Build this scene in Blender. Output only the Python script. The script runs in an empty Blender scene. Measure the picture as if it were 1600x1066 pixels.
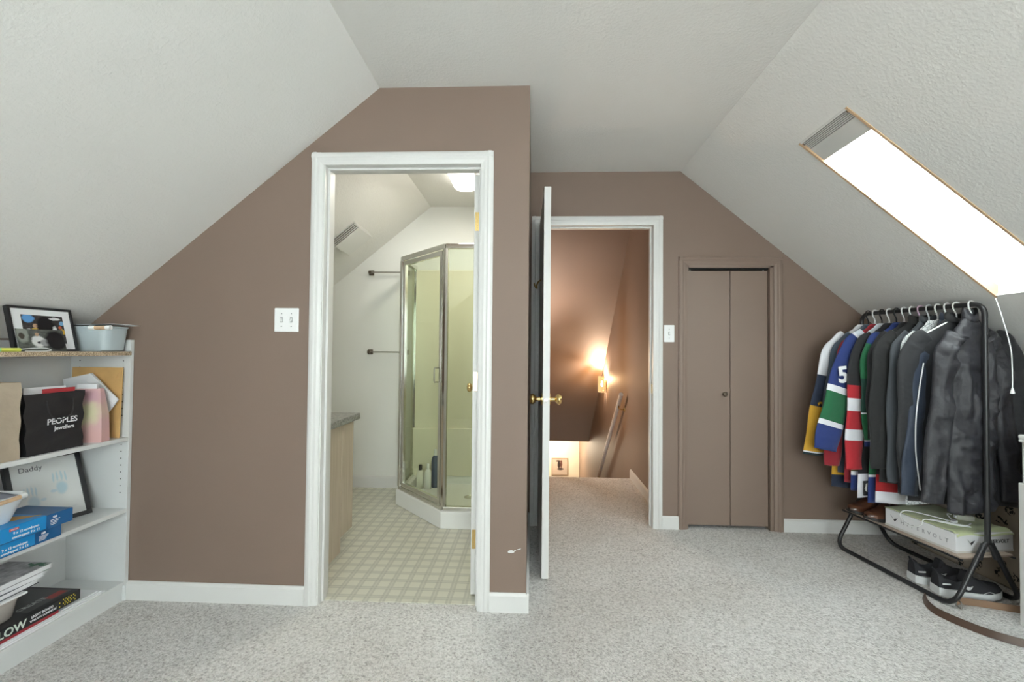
import bpy, bmesh, math, random
from mathutils import Vector, Matrix, Euler
random.seed(7)
S = bpy.context.scene
COL = S.collection
PI = math.pi

# ------------------------------------------------------------------ camera, light, exposure
YAW, PITCH, ROLL, CAMZ, FPX = 0.0438, 0.0206, 0.0090, 1.1809, 719.7
fw = Vector((-math.sin(YAW)*math.cos(PITCH), math.cos(YAW)*math.cos(PITCH), math.sin(PITCH)))
rt = Vector((math.cos(YAW), math.sin(YAW), 0)); up = rt.cross(fw)
r2 = rt*math.cos(ROLL)+up*math.sin(ROLL); u2 = up*math.cos(ROLL)-rt*math.sin(ROLL)
cam_d = bpy.data.cameras.new('camera'); cam = bpy.data.objects.new('camera', cam_d); COL.objects.link(cam)
cam_d.sensor_width = 36; cam_d.lens = FPX/1600*36; cam_d.clip_start = 0.02; cam_d.clip_end = 200
cam.matrix_world = Matrix(((r2.x, u2.x, -fw.x, 0), (r2.y, u2.y, -fw.y, 0), (r2.z, u2.z, -fw.z, CAMZ), (0, 0, 0, 1)))
S.camera = cam
W = bpy.data.worlds.new('overcast_sky'); S.world = W; W.use_nodes = True
bg = W.node_tree.nodes['Background']; bg.inputs[0].default_value = (0.93, 0.97, 1.0, 1); bg.inputs[1].default_value = 12.0
S.view_settings.view_transform = 'Standard'; S.view_settings.look = 'None'
S.view_settings.gamma = 1; S.view_settings.use_curve_mapping = False
S.view_settings.exposure = 0.50

def area(name, loc, rot, sx, sy, power, color=(1, 1, 1), portal=False):
    d = bpy.data.lights.new(name, 'AREA'); d.shape = 'RECTANGLE'; d.size = sx; d.size_y = sy
    d.energy = power; d.color = color
    if portal: d.cycles.is_portal = True
    o = bpy.data.objects.new(name, d); COL.objects.link(o); o.location = loc; o.rotation_euler = rot
    return o

# ------------------------------------------------------------------ dimensions
D1, D2, H = 2.107, 3.146, 2.407          # bathroom wall, far wall, flat ceiling
XL, XR = -0.7243, 0.9945                  # creases between flat ceiling and slopes
SL, SR = 0.809, 0.8198                    # slope gradients
KL, KR = -2.20, 2.64                      # knee walls
YB = -1.75                                # wall behind the camera
XC = -0.019                               # corner of the bathroom wall
BY = 3.90                                 # bathroom back wall
HX = 0.93                                 # stair hall right wall
zl = lambda x: H-SL*(XL-x)
zr = lambda x: H-SR*(x-XR)

# ------------------------------------------------------------------ materials
def srgb(r, g, b):
    f = lambda c: (c/255/12.92) if c/255 <= 0.04045 else ((c/255+0.055)/1.055)**2.4
    return (f(r), f(g), f(b), 1)
def newmat(name):
    m = bpy.data.materials.new(name); m.use_nodes = True
    nt = m.node_tree; return m, nt, nt.nodes['Principled BSDF']
def add(nt, t, **kw):
    n = nt.nodes.new(t)
    for k, v in kw.items(): setattr(n, k, v)
    return n
def coords(nt, kind='Object', scale=None):
    tc = add(nt, 'ShaderNodeTexCoord'); o = tc.outputs[kind]
    if scale:
        mp = add(nt, 'ShaderNodeMapping'); mp.inputs['Scale'].default_value = scale
        nt.links.new(o, mp.inputs[0]); o = mp.outputs[0]
    return o
def noise(nt, vec, scale, detail=2.0, rough=0.5):
    n = add(nt, 'ShaderNodeTexNoise'); n.inputs['Scale'].default_value = scale
    n.inputs['Detail'].default_value = detail; n.inputs['Roughness'].default_value = rough
    nt.links.new(vec, n.inputs['Vector']); return n
def ramp(nt, fac, stops, mode='LINEAR'):
    r = add(nt, 'ShaderNodeValToRGB'); r.color_ramp.interpolation = mode
    el = r.color_ramp.elements
    while len(el) > 1: el.remove(el[-1])
    el[0].position = stops[0][0]; el[0].color = stops[0][1]
    for p, c in stops[1:]:
        e = el.new(p); e.color = c
    nt.links.new(fac, r.inputs[0]); return r
def bump(nt, b, height, strength, dist=0.01):
    n = add(nt, 'ShaderNodeBump'); n.inputs['Strength'].default_value = strength; n.inputs['Distance'].default_value = dist
    nt.links.new(height, n.inputs['Height']); nt.links.new(n.outputs[0], b.inputs['Normal'])
def plain(name, col, rough=0.6, metal=0.0, bscale=None, bstr=0.1, bdist=0.002, var=0.0, vscale=8.0, coat=0.0, stretch=None):
    m, nt, b = newmat(name)
    b.inputs['Base Color'].default_value = col; b.inputs['Roughness'].default_value = rough; b.inputs['Metallic'].default_value = metal
    if coat: b.inputs['Coat Weight'].default_value = coat
    v = None
    if bscale or var: v = coords(nt, 'Object', stretch)
    if var:
        n = noise(nt, v, vscale, 4)
        lo = tuple(c*(1-var) for c in col[:3])+(1,); hi = tuple(min(1, c*(1+var)) for c in col[:3])+(1,)
        r = ramp(nt, n.outputs[0], [(0.3, lo), (0.7, hi)]); nt.links.new(r.outputs[0], b.inputs['Base Color'])
    if bscale:
        n = noise(nt, v, bscale, 3); bump(nt, b, n.outputs[0], bstr, bdist)
    return m
def math_n(nt, op, a, b=None):
    n = add(nt, 'ShaderNodeMath', operation=op)
    for i, q in enumerate((a, b)):
        if q is None: continue
        if isinstance(q, (int, float)): n.inputs[i].default_value = q
        else: nt.links.new(q, n.inputs[i])
    return n.outputs[0]
def mixc(nt, fac, a, b):
    n = add(nt, 'ShaderNodeMix', data_type='RGBA')
    for s, q in ((0, fac), (6, a), (7, b)):
        if isinstance(q, (int, float)): n.inputs[s].default_value = q
        elif isinstance(q, tuple): n.inputs[s].default_value = q
        else: nt.links.new(q, n.inputs[s])
    return n.outputs[2]
def blotch(name, base, spots, axes=(0, 1), kind='Generated', rough=0.5, soft=0.12, wob=0.0, basevar=0.0):
    """flat print: soft-edged ellipses (cx, cy, rx, ry, colour) on a base colour"""
    m, nt, b = newmat(name); b.inputs['Roughness'].default_value = rough
    v = coords(nt, kind); sp = add(nt, 'ShaderNodeSeparateXYZ')
    if wob:
        n = noise(nt, v, 7.0, 3); mx = add(nt, 'ShaderNodeVectorMath', operation='MULTIPLY_ADD')
        nt.links.new(n.outputs[1], mx.inputs[0]); mx.inputs[1].default_value = (wob,)*3
        sub = add(nt, 'ShaderNodeVectorMath', operation='SUBTRACT'); nt.links.new(v, sub.inputs[0]); sub.inputs[1].default_value = (wob/2,)*3
        nt.links.new(sub.outputs[0], mx.inputs[2]); v = mx.outputs[0]
    nt.links.new(v, sp.inputs[0]); X, Y = sp.outputs[axes[0]], sp.outputs[axes[1]]
    cur = base
    if basevar:
        n = noise(nt, coords(nt, kind), 9.0, 4)
        cur = ramp(nt, n.outputs[0], [(0.35, tuple(c*(1-basevar) for c in base[:3])+(1,)), (0.65, tuple(min(1, c*(1+basevar)) for c in base[:3])+(1,))]).outputs[0]
    for cx, cy, rx, ry, c in spots:
        dx = math_n(nt, 'DIVIDE', math_n(nt, 'SUBTRACT', X, cx), rx); dy = math_n(nt, 'DIVIDE', math_n(nt, 'SUBTRACT', Y, cy), ry)
        d = math_n(nt, 'ADD', math_n(nt, 'MULTIPLY', dx, dx), math_n(nt, 'MULTIPLY', dy, dy))
        f = add(nt, 'ShaderNodeMapRange'); f.inputs[1].default_value = 1-soft; f.inputs[2].default_value = 1+soft
        f.inputs[3].default_value = 1; f.inputs[4].default_value = 0; nt.links.new(d, f.inputs[0])
        cur = mixc(nt, f.outputs[0], cur, c)
    if isinstance(cur, tuple): b.inputs['Base Color'].default_value = cur
    else: nt.links.new(cur, b.inputs['Base Color'])
    return m
def fabric(name, stops, rough=0.85, sheen=0.2, wr=0.25, wscale=16.0, weave=420.0):
    """cloth; colour bands follow the length of the piece (UV v)"""
    m, nt, b = newmat(name); b.inputs['Roughness'].default_value = rough; b.inputs['Sheen Weight'].default_value = sheen
    if len(stops) > 1:
        uv = coords(nt, 'UV'); sp = add(nt, 'ShaderNodeSeparateXYZ'); nt.links.new(uv, sp.inputs[0])
        r = ramp(nt, sp.outputs[1], stops, 'CONSTANT'); nt.links.new(r.outputs[0], b.inputs['Base Color'])
    else: b.inputs['Base Color'].default_value = stops[0][1]
    v = coords(nt, 'Object')
    n1 = noise(nt, v, wscale, 2); n2 = noise(nt, v, weave, 1)
    bump(nt, b, math_n(nt, 'ADD', n1.outputs[0], math_n(nt, 'MULTIPLY', n2.outputs[0], 0.08)), wr, 0.02)
    return m
def thin_glass(name, tint=(0.93, 0.96, 0.94, 1), gl=0.02):
    m = bpy.data.materials.new(name); m.use_nodes = True; nt = m.node_tree; nt.nodes.clear()
    out = add(nt, 'ShaderNodeOutputMaterial'); tr = add(nt, 'ShaderNodeBsdfTransparent'); g = add(nt, 'ShaderNodeBsdfGlossy')
    tr.inputs[0].default_value = tint; g.inputs['Roughness'].default_value = gl
    lw = add(nt, 'ShaderNodeLayerWeight'); lw.inputs[0].default_value = 0.5; mx = add(nt, 'ShaderNodeMixShader')
    fz = math_n(nt, 'ADD', math_n(nt, 'MULTIPLY', math_n(nt, 'POWER', lw.outputs['Facing'], 4.0), 0.5), 0.035)
    nt.links.new(fz, mx.inputs[0]); nt.links.new(tr.outputs[0], mx.inputs[1]); nt.links.new(g.outputs[0], mx.inputs[2])
    nt.links.new(mx.outputs[0], out.inputs[0]); return m
def emit(name, col, strength):
    m, nt, b = newmat(name); b.inputs['Base Color'].default_value = col
    b.inputs['Emission Color'].default_value = col; b.inputs['Emission Strength'].default_value = strength; return m

BROWN = (0.225, 0.160, 0.125, 1)
M = {}
def wall_paint():
    m, nt, b = newmat('brown_wall_paint'); b.inputs['Roughness'].default_value = 0.62
    v = coords(nt); n = noise(nt, v, 1.6, 3)
    r = ramp(nt, n.outputs[0], [(0.3, tuple(c*0.96 for c in BROWN[:3])+(1,)), (0.7, tuple(c*1.04 for c in BROWN[:3])+(1,))])
    nt.links.new(r.outputs[0], b.inputs['Base Color'])
    n2 = noise(nt, v, 160, 2); bump(nt, b, n2.outputs[0], 0.12, 0.002); return m
M['brown'] = wall_paint()
M['brown_trim'] = plain('brown_trim_paint', (0.235, 0.170, 0.135, 1), 0.5, bscale=90, bstr=0.05)
def ceiling_paint():
    m, nt, b = newmat('textured_ceiling'); b.inputs['Base Color'].default_value = (0.76, 0.75, 0.73, 1); b.inputs['Roughness'].default_value = 0.9
    v = coords(nt); n1 = noise(nt, v, 85, 4, 0.6); n2 = noise(nt, v, 30, 2)
    bump(nt, b, math_n(nt, 'ADD', n1.outputs[0], math_n(nt, 'MULTIPLY', n2.outputs[0], 0.35)), 0.30, 0.008); return m
M['ceiling'] = ceiling_paint()
M['white'] = plain('white_trim_paint', (0.70, 0.695, 0.68, 1), 0.40)
M['bath_wall'] = plain('bathroom_wall_paint', (0.80, 0.80, 0.77, 1), 0.6, bscale=150, bstr=0.08)
M['cream'] = plain('lower_hall_paint', (0.80, 0.74, 0.62, 1), 0.7, bscale=120, bstr=0.08)
def carpet():
    m, nt, b = newmat('berber_carpet'); b.inputs['Roughness'].default_value = 0.97; b.inputs['Specular IOR Level'].default_value = 0.1
    v = coords(nt); n1 = noise(nt, v, 95, 5, 0.72); n2 = noise(nt, v, 2.2, 3); vo = add(nt, 'ShaderNodeTexVoronoi')
    vo.inputs['Scale'].default_value = 135; nt.links.new(v, vo.inputs['Vector'])
    r = ramp(nt, n1.outputs[0], [(0.30, (0.30, 0.288, 0.278, 1)), (0.46, (0.63, 0.615, 0.60, 1)), (0.62, (0.82, 0.805, 0.79, 1))])
    r2_ = ramp(nt, n2.outputs[0], [(0.35, (0.90, 0.885, 0.87, 1)), (0.65, (1, 1, 1, 1))])
    mx = add(nt, 'ShaderNodeMix', data_type='RGBA', blend_type='MULTIPLY'); mx.inputs[0].default_value = 1
    nt.links.new(r.outputs[0], mx.inputs[6]); nt.links.new(r2_.outputs[0], mx.inputs[7]); nt.links.new(mx.outputs[2], b.inputs['Base Color'])
    bump(nt, b, math_n(nt, 'SUBTRACT', n1.outputs[0], vo.outputs[0]), 0.55, 0.010); return m
M['carpet'] = carpet()
def vinyl():
    m, nt, b = newmat('plaid_sheet_vinyl'); b.inputs['Roughness'].default_value = 0.35
    v = coords(nt); sp = add(nt, 'ShaderNodeSeparateXYZ'); nt.links.new(v, sp.inputs[0]); bands = []; fine = []
    for ax in (0, 1):
        f = math_n(nt, 'FRACT', math_n(nt, 'DIVIDE', math_n(nt, 'ADD', sp.outputs[ax], 10.0), 0.078))
        band = math_n(nt, 'LESS_THAN', f, 0.36)
        line = math_n(nt, 'LESS_THAN', math_n(nt, 'ABSOLUTE', math_n(nt, 'SUBTRACT', f, 0.18)), 0.05)
        bands.append(band); fine.append(math_n(nt, 'MULTIPLY', band, line))
    t = math_n(nt, 'ADD', bands[0], bands[1]); fl = math_n(nt, 'MAXIMUM', fine[0], fine[1])
    r = ramp(nt, math_n(nt, 'MULTIPLY', t, 0.5), [(0.0, (0.66, 0.645, 0.55, 1)), (0.5, (0.51, 0.50, 0.435, 1)), (1.0, (0.43, 0.425, 0.37, 1))])
    c = mixc(nt, math_n(nt, 'MULTIPLY', fl, 0.45), r.outputs[0], (0.66, 0.64, 0.56, 1))
    n = noise(nt, v, 60, 3); c2 = mixc(nt, math_n(nt, 'MULTIPLY', n.outputs[0], 0.25), c, (0.60, 0.58, 0.50, 1))
    nt.links.new(c2, b.inputs['Base Color']); return m
M['vinyl'] = vinyl()
M['brass'] = plain('polished_brass', (0.72, 0.52, 0.22, 1), 0.22, 1.0)
M['bronze'] = plain('antique_bronze', (0.16, 0.13, 0.10, 1), 0.35, 0.9)
M['chrome'] = plain('chrome', (0.72, 0.72, 0.70, 1), 0.12, 1.0)
M['nickel'] = plain('brushed_nickel', (0.42, 0.40, 0.37, 1), 0.32, 1.0)
M['black'] = plain('black_powder_coat', (0.018, 0.018, 0.020, 1), 0.35)
M['dark'] = plain('dark_void', (0.012, 0.011, 0.010, 1), 0.9)
M['switch'] = plain('switch_plastic', (0.86, 0.86, 0.86, 1), 0.3)
M['glass'] = thin_glass('clear_glass')
M['shglass'] = thin_glass('shower_glass', (0.90, 0.93, 0.87, 1))
M['acrylic'] = plain('cream_acrylic', (0.76, 0.72, 0.57, 1), 0.25)
M['tray_white'] = plain('shower_base_acrylic', (0.82, 0.82, 0.80, 1), 0.3)
M['paper'] = plain('white_paper', (0.82, 0.82, 0.84, 1), 0.7)
M['wood'] = plain('pine_trim', (0.62, 0.42, 0.26, 1), 0.5, var=0.18, vscale=6, stretch=(1, 8, 1))
M['melamine'] = plain('white_melamine', (0.68, 0.69, 0.69, 1), 0.35)
def chipboard():
    m, nt, b = newmat('raw_chipboard'); b.inputs['Roughness'].default_value = 0.8
    n = noise(nt, coords(nt), 260, 4); r = ramp(nt, n.outputs[0], [(0.35, (0.17, 0.12, 0.08, 1)), (0.5, (0.48, 0.36, 0.24, 1)), (0.7, (0.70, 0.58, 0.43, 1))])
    nt.links.new(r.outputs[0], b.inputs['Base Color']); return m
M['chip'] = chipboard()
M['white_plastic'] = plain('white_plastic', (0.84, 0.85, 0.85, 1), 0.35)

# ------------------------------------------------------------------ mesh builder
class MB:
    def __init__(s): s.v = []; s.f = []; s.uv = {}; s.mi = []
    def quad(s, *pts): n = len(s.v); s.v += [Vector(p) for p in pts]; s.f.append(tuple(range(n, n+len(pts)))); return s
    def box(s, x0, x1, y0, y1, z0, z1):
        n = len(s.v)
        s.v += [Vector(p) for p in ((x0, y0, z0), (x1, y0, z0), (x1, y1, z0), (x0, y1, z0), (x0, y0, z1), (x1, y0, z1), (x1, y1, z1), (x0, y1, z1))]
        s.f += [tuple(n+i for i in q) for q in ((3, 2, 1, 0), (4, 5, 6, 7), (0, 1, 5, 4), (1, 2, 6, 5), (2, 3, 7, 6), (3, 0, 4, 7))]; return s
    def prism(s, poly, fn, a, b):
        """poly: list of 2-D points; fn(p, q, t) -> 3-D point; extruded from t=a to t=b"""
        n = len(s.v); k = len(poly)
        s.v += [Vector(fn(p, q, a)) for p, q in poly]+[Vector(fn(p, q, b)) for p, q in poly]
        s.f.append(tuple(n+i for i in range(k))); s.f.append(tuple(n+k+i for i in reversed(range(k))))
        for i in range(k): j = (i+1) % k; s.f.append((n+j, n+i, n+k+i, n+k+j))
        return s
    def tube(s, pts, r, seg=8, closed=False, rz=None):
        pts = [Vector(p) for p in pts]; k = len(pts); n0 = len(s.v); prev = None
        for i, p in enumerate(pts):
            if closed: t = pts[(i+1) % k]-pts[i-1]
            else: t = pts[min(i+1, k-1)]-pts[max(i-1, 0)]
            t.normalize()
            a = prev if prev is not None else (Vector((0, 0, 1)) if abs(t.z) < 0.9 else Vector((1, 0, 0)))
            a = (a-t*a.dot(t)).normalized(); prev = a; b = t.cross(a)
            rr = r[i] if isinstance(r, (list, tuple)) else r
            for j in range(seg):
                th = 2*PI*j/seg; s.v.append(p+a*math.cos(th)*rr+b*math.sin(th)*rr)
        for i in range(k if closed else k-1):
            for j in range(seg):
                a0 = n0+i*seg+j; a1 = n0+i*seg+(j+1) % seg; i2 = (i+1) % k
                s.f.append((a0, a1, n0+i2*seg+(j+1) % seg, n0+i2*seg+j))
        if not closed:
            s.f.append(tuple(n0+j for j in reversed(range(seg)))); s.f.append(tuple(n0+(k-1)*seg+j for j in range(seg)))
        return s
    def lathe(s, prof, seg=20, fn=None):
        """prof: (radius, height) pairs revolved about z; fn maps local point to place"""
        n0 = len(s.v); k = len(prof); fn = fn or (lambda p: p)
        for r, h in prof:
            for j in range(seg): th = 2*PI*j/seg; s.v.append(Vector(fn(Vector((r*math.cos(th), r*math.sin(th), h)))))
        for i in range(k-1):
            for j in range(seg):
                s.f.append((n0+i*seg+j, n0+i*seg+(j+1) % seg, n0+(i+1)*seg+(j+1) % seg, n0+(i+1)*seg+j))
        s.f.append(tuple(n0+j for j in reversed(range(seg)))); s.f.append(tuple(n0+(k-1)*seg+j for j in range(seg))); return s
    def rings(s, rows, cap=True, uv=True):
        """rows: list of rings (equal length); lofted, UV u around and v along"""
        n0 = len(s.v); k = len(rows); g = len(rows[0])
        for r in rows: s.v += [Vector(p) for p in r]
        for i in range(k-1):
            for j in range(g):
                j2 = (j+1) % g; s.f.append((n0+i*g+j, n0+i*g+j2, n0+(i+1)*g+j2, n0+(i+1)*g+j))
                if uv: s.uv[len(s.f)-1] = ((j/g, i/(k-1)), ((j+1)/g, i/(k-1)), ((j+1)/g, (i+1)/(k-1)), (j/g, (i+1)/(k-1)))
        if cap:
            s.f.append(tuple(n0+j for j in reversed(range(g)))); s.uv[len(s.f)-1] = tuple((0, 0.0005) for _ in range(g))
            s.f.append(tuple(n0+(k-1)*g+j for j in range(g))); s.uv[len(s.f)-1] = tuple((0, 0.9995) for _ in range(g))
        return s
    def grid(s, fn, nu, nv):
        n0 = len(s.v)
        for i in range(nv+1):
            for j in range(nu+1): s.v.append(Vector(fn(j/nu, i/nv)))
        for i in range(nv):
            for j in range(nu):
                a = n0+i*(nu+1)+j; s.f.append((a, a+1, a+nu+2, a+nu+1))
                s.uv[len(s.f)-1] = ((j/nu, i/nv), ((j+1)/nu, i/nv), ((j+1)/nu, (i+1)/nv), (j/nu, (i+1)/nv))
        return s
    def move(s, mat):
        s.v = [mat @ p for p in s.v]; return s
    def build(s, name, mat, parent=None, smooth=False, bevel=0.0, world=True, thick=0.0, seg=2):
        vs = s.v
        if parent is not None:
            loc = Vector()
            if world: inv = wm(parent).inverted(); vs = [inv @ p for p in vs]
        else:
            loc = Vector((sum(p.x for p in vs)/len(vs), sum(p.y for p in vs)/len(vs), min(p.z for p in vs))); vs = [p-loc for p in vs]
        me = bpy.data.meshes.new(name); me.from_pydata([tuple(p) for p in vs], [], s.f)
        if s.uv:
            ul = me.uv_layers.new(name='UVMap')
            for pi, poly in enumerate(me.polygons):
                q = s.uv.get(pi)
                if q:
                    for li, c in zip(poly.loop_indices, q): ul.data[li].uv = c
        bm = bmesh.new(); bm.from_mesh(me)
        bmesh.ops.recalc_face_normals(bm, faces=bm.faces)
        if bevel: bmesh.ops.bevel(bm, geom=list(bm.edges), offset=bevel, segments=seg, affect='EDGES', profile=0.5)
        bm.to_mesh(me); bm.free()
        if smooth:
            for p in me.polygons: p.use_smooth = True
            if smooth != 'all':
                try: me.set_sharp_from_angle(angle=math.radians(40))
                except Exception: pass
        me.materials.append(M[mat] if isinstance(mat, str) else mat)
        o = bpy.data.objects.new(name, me); COL.objects.link(o); o.location = loc
        if parent is not None: o.parent = parent
        if thick:
            md = o.modifiers.new('thickness', 'SOLIDIFY'); md.thickness = thick; md.offset = 0
        return o
def wm(o):
    m = Matrix.LocRotScale(o.location, o.rotation_euler, o.scale)
    return wm(o.parent) @ m if o.parent else m
def thing(name, label, cat, loc=(0, 0, 0), rot=(0, 0, 0), group=None, parent=None):
    o = bpy.data.objects.new(name, None); COL.objects.link(o); o.location = loc; o.rotation_euler = rot
    o.empty_display_size = 0.1; tag(o, label, cat, group); return o
def tag(o, label=None, cat=None, group=None, kind=None):
    if label: o['label'] = label
    if cat: o['category'] = cat
    if group: o['group'] = group
    if kind: o['kind'] = kind
    return o
def struct(mb, name, mat, label, bevel=0.0):
    o = mb.build(name, mat, bevel=bevel); return tag(o, label, 'structure', kind='structure')
def struct_root(name, label, loc=(0, 0, 0)):
    o = thing(name, label, 'structure', loc); o['kind'] = 'structure'; return o
def smooth_path(pts, n=8, closed=False):
    pts = [Vector(p) for p in pts]; k = len(pts); out = []
    for i in range(k if closed else k-1):
        g = lambda j: pts[j % k] if closed else pts[max(0, min(k-1, j))]
        p0, p1, p2, p3 = g(i-1), g(i), g(i+1), g(i+2)
        for q in range(n):
            t = q/n; out.append(0.5*((2*p1)+(p2-p0)*t+(2*p0-5*p1+4*p2-p3)*t*t+(3*p1-p0-3*p2+p3)*t**3))
    if not closed: out.append(pts[-1])
    return out
def text(s, size, mat, parent, mtx, name='lettering', ext=0.0004, bold=0.0, align='CENTER', xs=1.0, world=True):
    """flat lettering as mesh; mtx: 4x4 placing the text plane (x right, y up, z towards the reader)"""
    cu = bpy.data.curves.new('txt', 'FONT'); cu.body = s; cu.size = size; cu.extrude = ext; cu.offset = bold
    cu.align_x = align; cu.align_y = 'CENTER'; cu.resolution_u = 3
    t = bpy.data.objects.new('txt', cu); COL.objects.link(t); bpy.context.view_layer.update()
    me = bpy.data.meshes.new_from_object(t.evaluated_get(bpy.context.evaluated_depsgraph_get()))
    COL.objects.unlink(t); bpy.data.objects.remove(t); bpy.data.curves.remove(cu)
    m = (wm(parent).inverted() @ mtx) if world else mtx
    me.transform(m @ Matrix.Diagonal((xs, 1, 1, 1))); me.materials.clear(); me.materials.append(M[mat] if isinstance(mat, str) else mat)
    o = bpy.data.objects.new(name, me); COL.objects.link(o); o.parent = parent; return o
def frame_mtx(origin, xdir, ydir):
    x = Vector(xdir).normalized(); y = Vector(ydir); y = (y-x*y.dot(x)).normalized(); z = x.cross(y)
    return Matrix(((x.x, y.x, z.x, origin[0]), (x.y, y.y, z.y, origin[1]), (x.z, y.z, z.z, origin[2]), (0, 0, 0, 1)))
xz = lambda p, q, t: (p, t, q)
yz = lambda p, q, t: (t, p, q)
xy = lambda p, q, t: (p, q, t)

# ================================================================== ROOM SHELL
fl = MB().box(KL-.1, KR+.1, YB-.1, D1+.04, -.12, 0).box(XC-.05, KR+.1, D1+.04, D2+.12, -.12, 0).box(XC-.05, HX+.04, D2+.12, 4.36, -.12, 0)
struct(fl, 'floor', 'carpet', 'grey flecked berber carpet of the attic bedroom and landing')
struct(MB().box(-2.25, XC-.05, D1+.04, BY+.05, -.12, 0.004), 'floor_bathroom', 'vinyl', 'cream plaid vinyl floor of the bathroom')
# flat ceiling and slopes
struct(MB().box(XL-.02, XR+.02, YB-.1, D1+.02, H, H+.14).box(XC-.06, XR+.02, D1+.02, D2+.12, H, H+.14), 'ceiling', 'ceiling', 'flat textured off-white bedroom ceiling')
T = 0.14
def slope_slab(mb, side, x0, x1, y0, y1):
    z = zl if side < 0 else zr
    mb.prism([(x0, z(x0)), (x1, z(x1)), (x1, z(x1)+T), (x0, z(x0)+T)], xz, y0, y1)
m = MB(); slope_slab(m, -1, KL-.12, XL, YB-.1, D1+.02)
struct(m, 'ceiling_left', 'ceiling', 'textured sloping ceiling over the white bookcase')
SX0, SX1, SY0, SY1 = 1.268, 2.161, 1.905, 2.245
m = MB(); slope_slab(m, 1, XR, SX0, YB-.1, D2+.12); slope_slab(m, 1, SX1, KR+.12, YB-.1, D2+.12)
slope_slab(m, 1, SX0, SX1, YB-.1, SY0); slope_slab(m, 1, SX0, SX1, SY1, D2+.12)
struct(m, 'ceiling_right', 'ceiling', 'textured sloping ceiling with the skylight in it')
# knee walls, wall behind the camera
struct(MB().box(KL-.12, KL, YB-.1, D1+.1, -.1, zl(KL)+.05), 'wall_left', 'brown', 'low brown knee wall behind the white bookcase')
struct(MB().box(KR, KR+.12, YB-.1, D2+.12, -.1, zr(KR)+.05), 'wall_right', 'brown', 'low brown knee wall behind the clothes rack')
WX0, WX1, WZ0, WZ1 = -.82, 1.25, 0.62, 2.12
m = MB()
m.prism([(KL-.1, -.1), (WX0, -.1), (WX0, zl(WX0)), (KL-.1, zl(KL-.1))], xz, YB-.12, YB)
m.prism([(WX1, -.1), (KR+.1, -.1), (KR+.1, zr(KR+.1)), (WX1, zr(WX1))], xz, YB-.12, YB)
m.box(WX0, WX1, YB-.12, YB, -.1, WZ0)
m.prism([(WX0, WZ1), (WX1, WZ1), (WX1, zr(WX1)+.02), (XR, H+.1), (XL, H+.1), (WX0, zl(WX0)+.02)], xz, YB-.12, YB)
struct(m, 'wall_back', 'brown', 'brown gable wall with the wide added window')
w = struct_root('added_window', 'wide white framed window added in the unseen gable wall for daylight', ((WX0+WX1)/2, YB-.06, WZ0))  # unseen window, added to let daylight in from behind the camera
for a, b, c, d in ((WX0, WX1, WZ0, WZ0+.05), (WX0, WX1, WZ1-.05, WZ1), (WX0, WX0+.05, WZ0+.05, WZ1-.05), (WX1-.05, WX1, WZ0+.05, WZ1-.05), (.08, .12, WZ0+.05, WZ1-.05)):
    MB().box(a, b, YB-.1, YB-.02, c, d).build('window_frame', 'white', w, bevel=.004)
for a, b in ((WX0+.05, .08), (.12, WX1-.05)):
    MB().box(a, b, YB-.064, YB-.060, WZ0+.05, WZ1-.05).build('pane', 'glass', w)
area('window_portal', ((WX0+WX1)/2, YB-.13, (WZ0+WZ1)/2), (PI/2, 0, PI), WX1-WX0, WZ1-WZ0, 1, portal=True)

# ---- bathroom wall (brown) with doorway, y = D1
DO0, DO1, DZ = -0.977, -0.243, 2.042
m = MB(); J = .018
up1 = lambda x: zl(x)+.22
m.prism([(KL-.1, -.1), (DO0-J, -.1), (DO0-J, up1(DO0-J)), (KL-.1, up1(KL-.1))], xz, D1, D1+.105)
m.prism([(DO0-J, DZ+J), (XL, DZ+J), (XL, H+.1), (DO0-J, up1(DO0-J))], xz, D1, D1+.105)
m.box(XL, DO1+J, D1, D1+.105, DZ+J, H+.1); m.box(DO1+J, XC, D1, D1+.105, -.1, H+.1)
wf = struct(m, 'wall_front', 'brown', 'brown painted wall around the bathroom doorway')
# paint chip on the narrow pier
ch = MB(); cc = Vector((-.088, D1-.0006, .268))
for (ox, oz, rx, rz_) in ((0, 0, .016, .007), (.018, .006, .005, .002), (.036, .012, .010, .0018)):
    n0 = len(ch.v); k = 14
    for j in range(k):
        th = 2*PI*j/k; ch.v.append(cc+Vector((ox+rx*math.cos(th)*random.uniform(.85, 1.1), 0, oz+rz_*math.sin(th)*random.uniform(.85, 1.1)+.25*(rx*math.cos(th))*(ox > 0))))
    ch.f.append(tuple(range(n0, n0+k)))
o = ch.build('paint_chip', 'white', wf, thick=.0008)
# return wall / partition between bathroom and hall
struct(MB().box(XC-.10, XC, D1+.105, 9.05, -2.7, H+.1), 'wall_partition', 'brown', 'brown partition wall beside the open bedroom door')
# far wall
FO0, FO1 = 0.055, 0.815; CO0, CO1, CZ = 1.034, 1.602, 1.765
m = MB(); Y0, Y1 = D2, D2+.105
m.box(XC, FO0-J, Y0, Y1, -.1, H+.05); m.box(FO0-J, FO1+J, Y0, Y1, DZ+J, H+.05); m.box(FO1+J, CO0, Y0, Y1, -.1, H+.05)
m.prism([(CO0, CZ), (CO1, CZ), (CO1, zr(CO1)+.03), (CO0, zr(CO0)+.03)], xz, Y0, Y1)
m.prism([(CO1, -.1), (KR+.1, -.1), (KR+.1, zr(KR+.1)+.03), (CO1, zr(CO1)+.03)], xz, Y0, Y1)
struct(m, 'wall_far', 'brown', 'brown painted wall with the stair door and closet')
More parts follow.
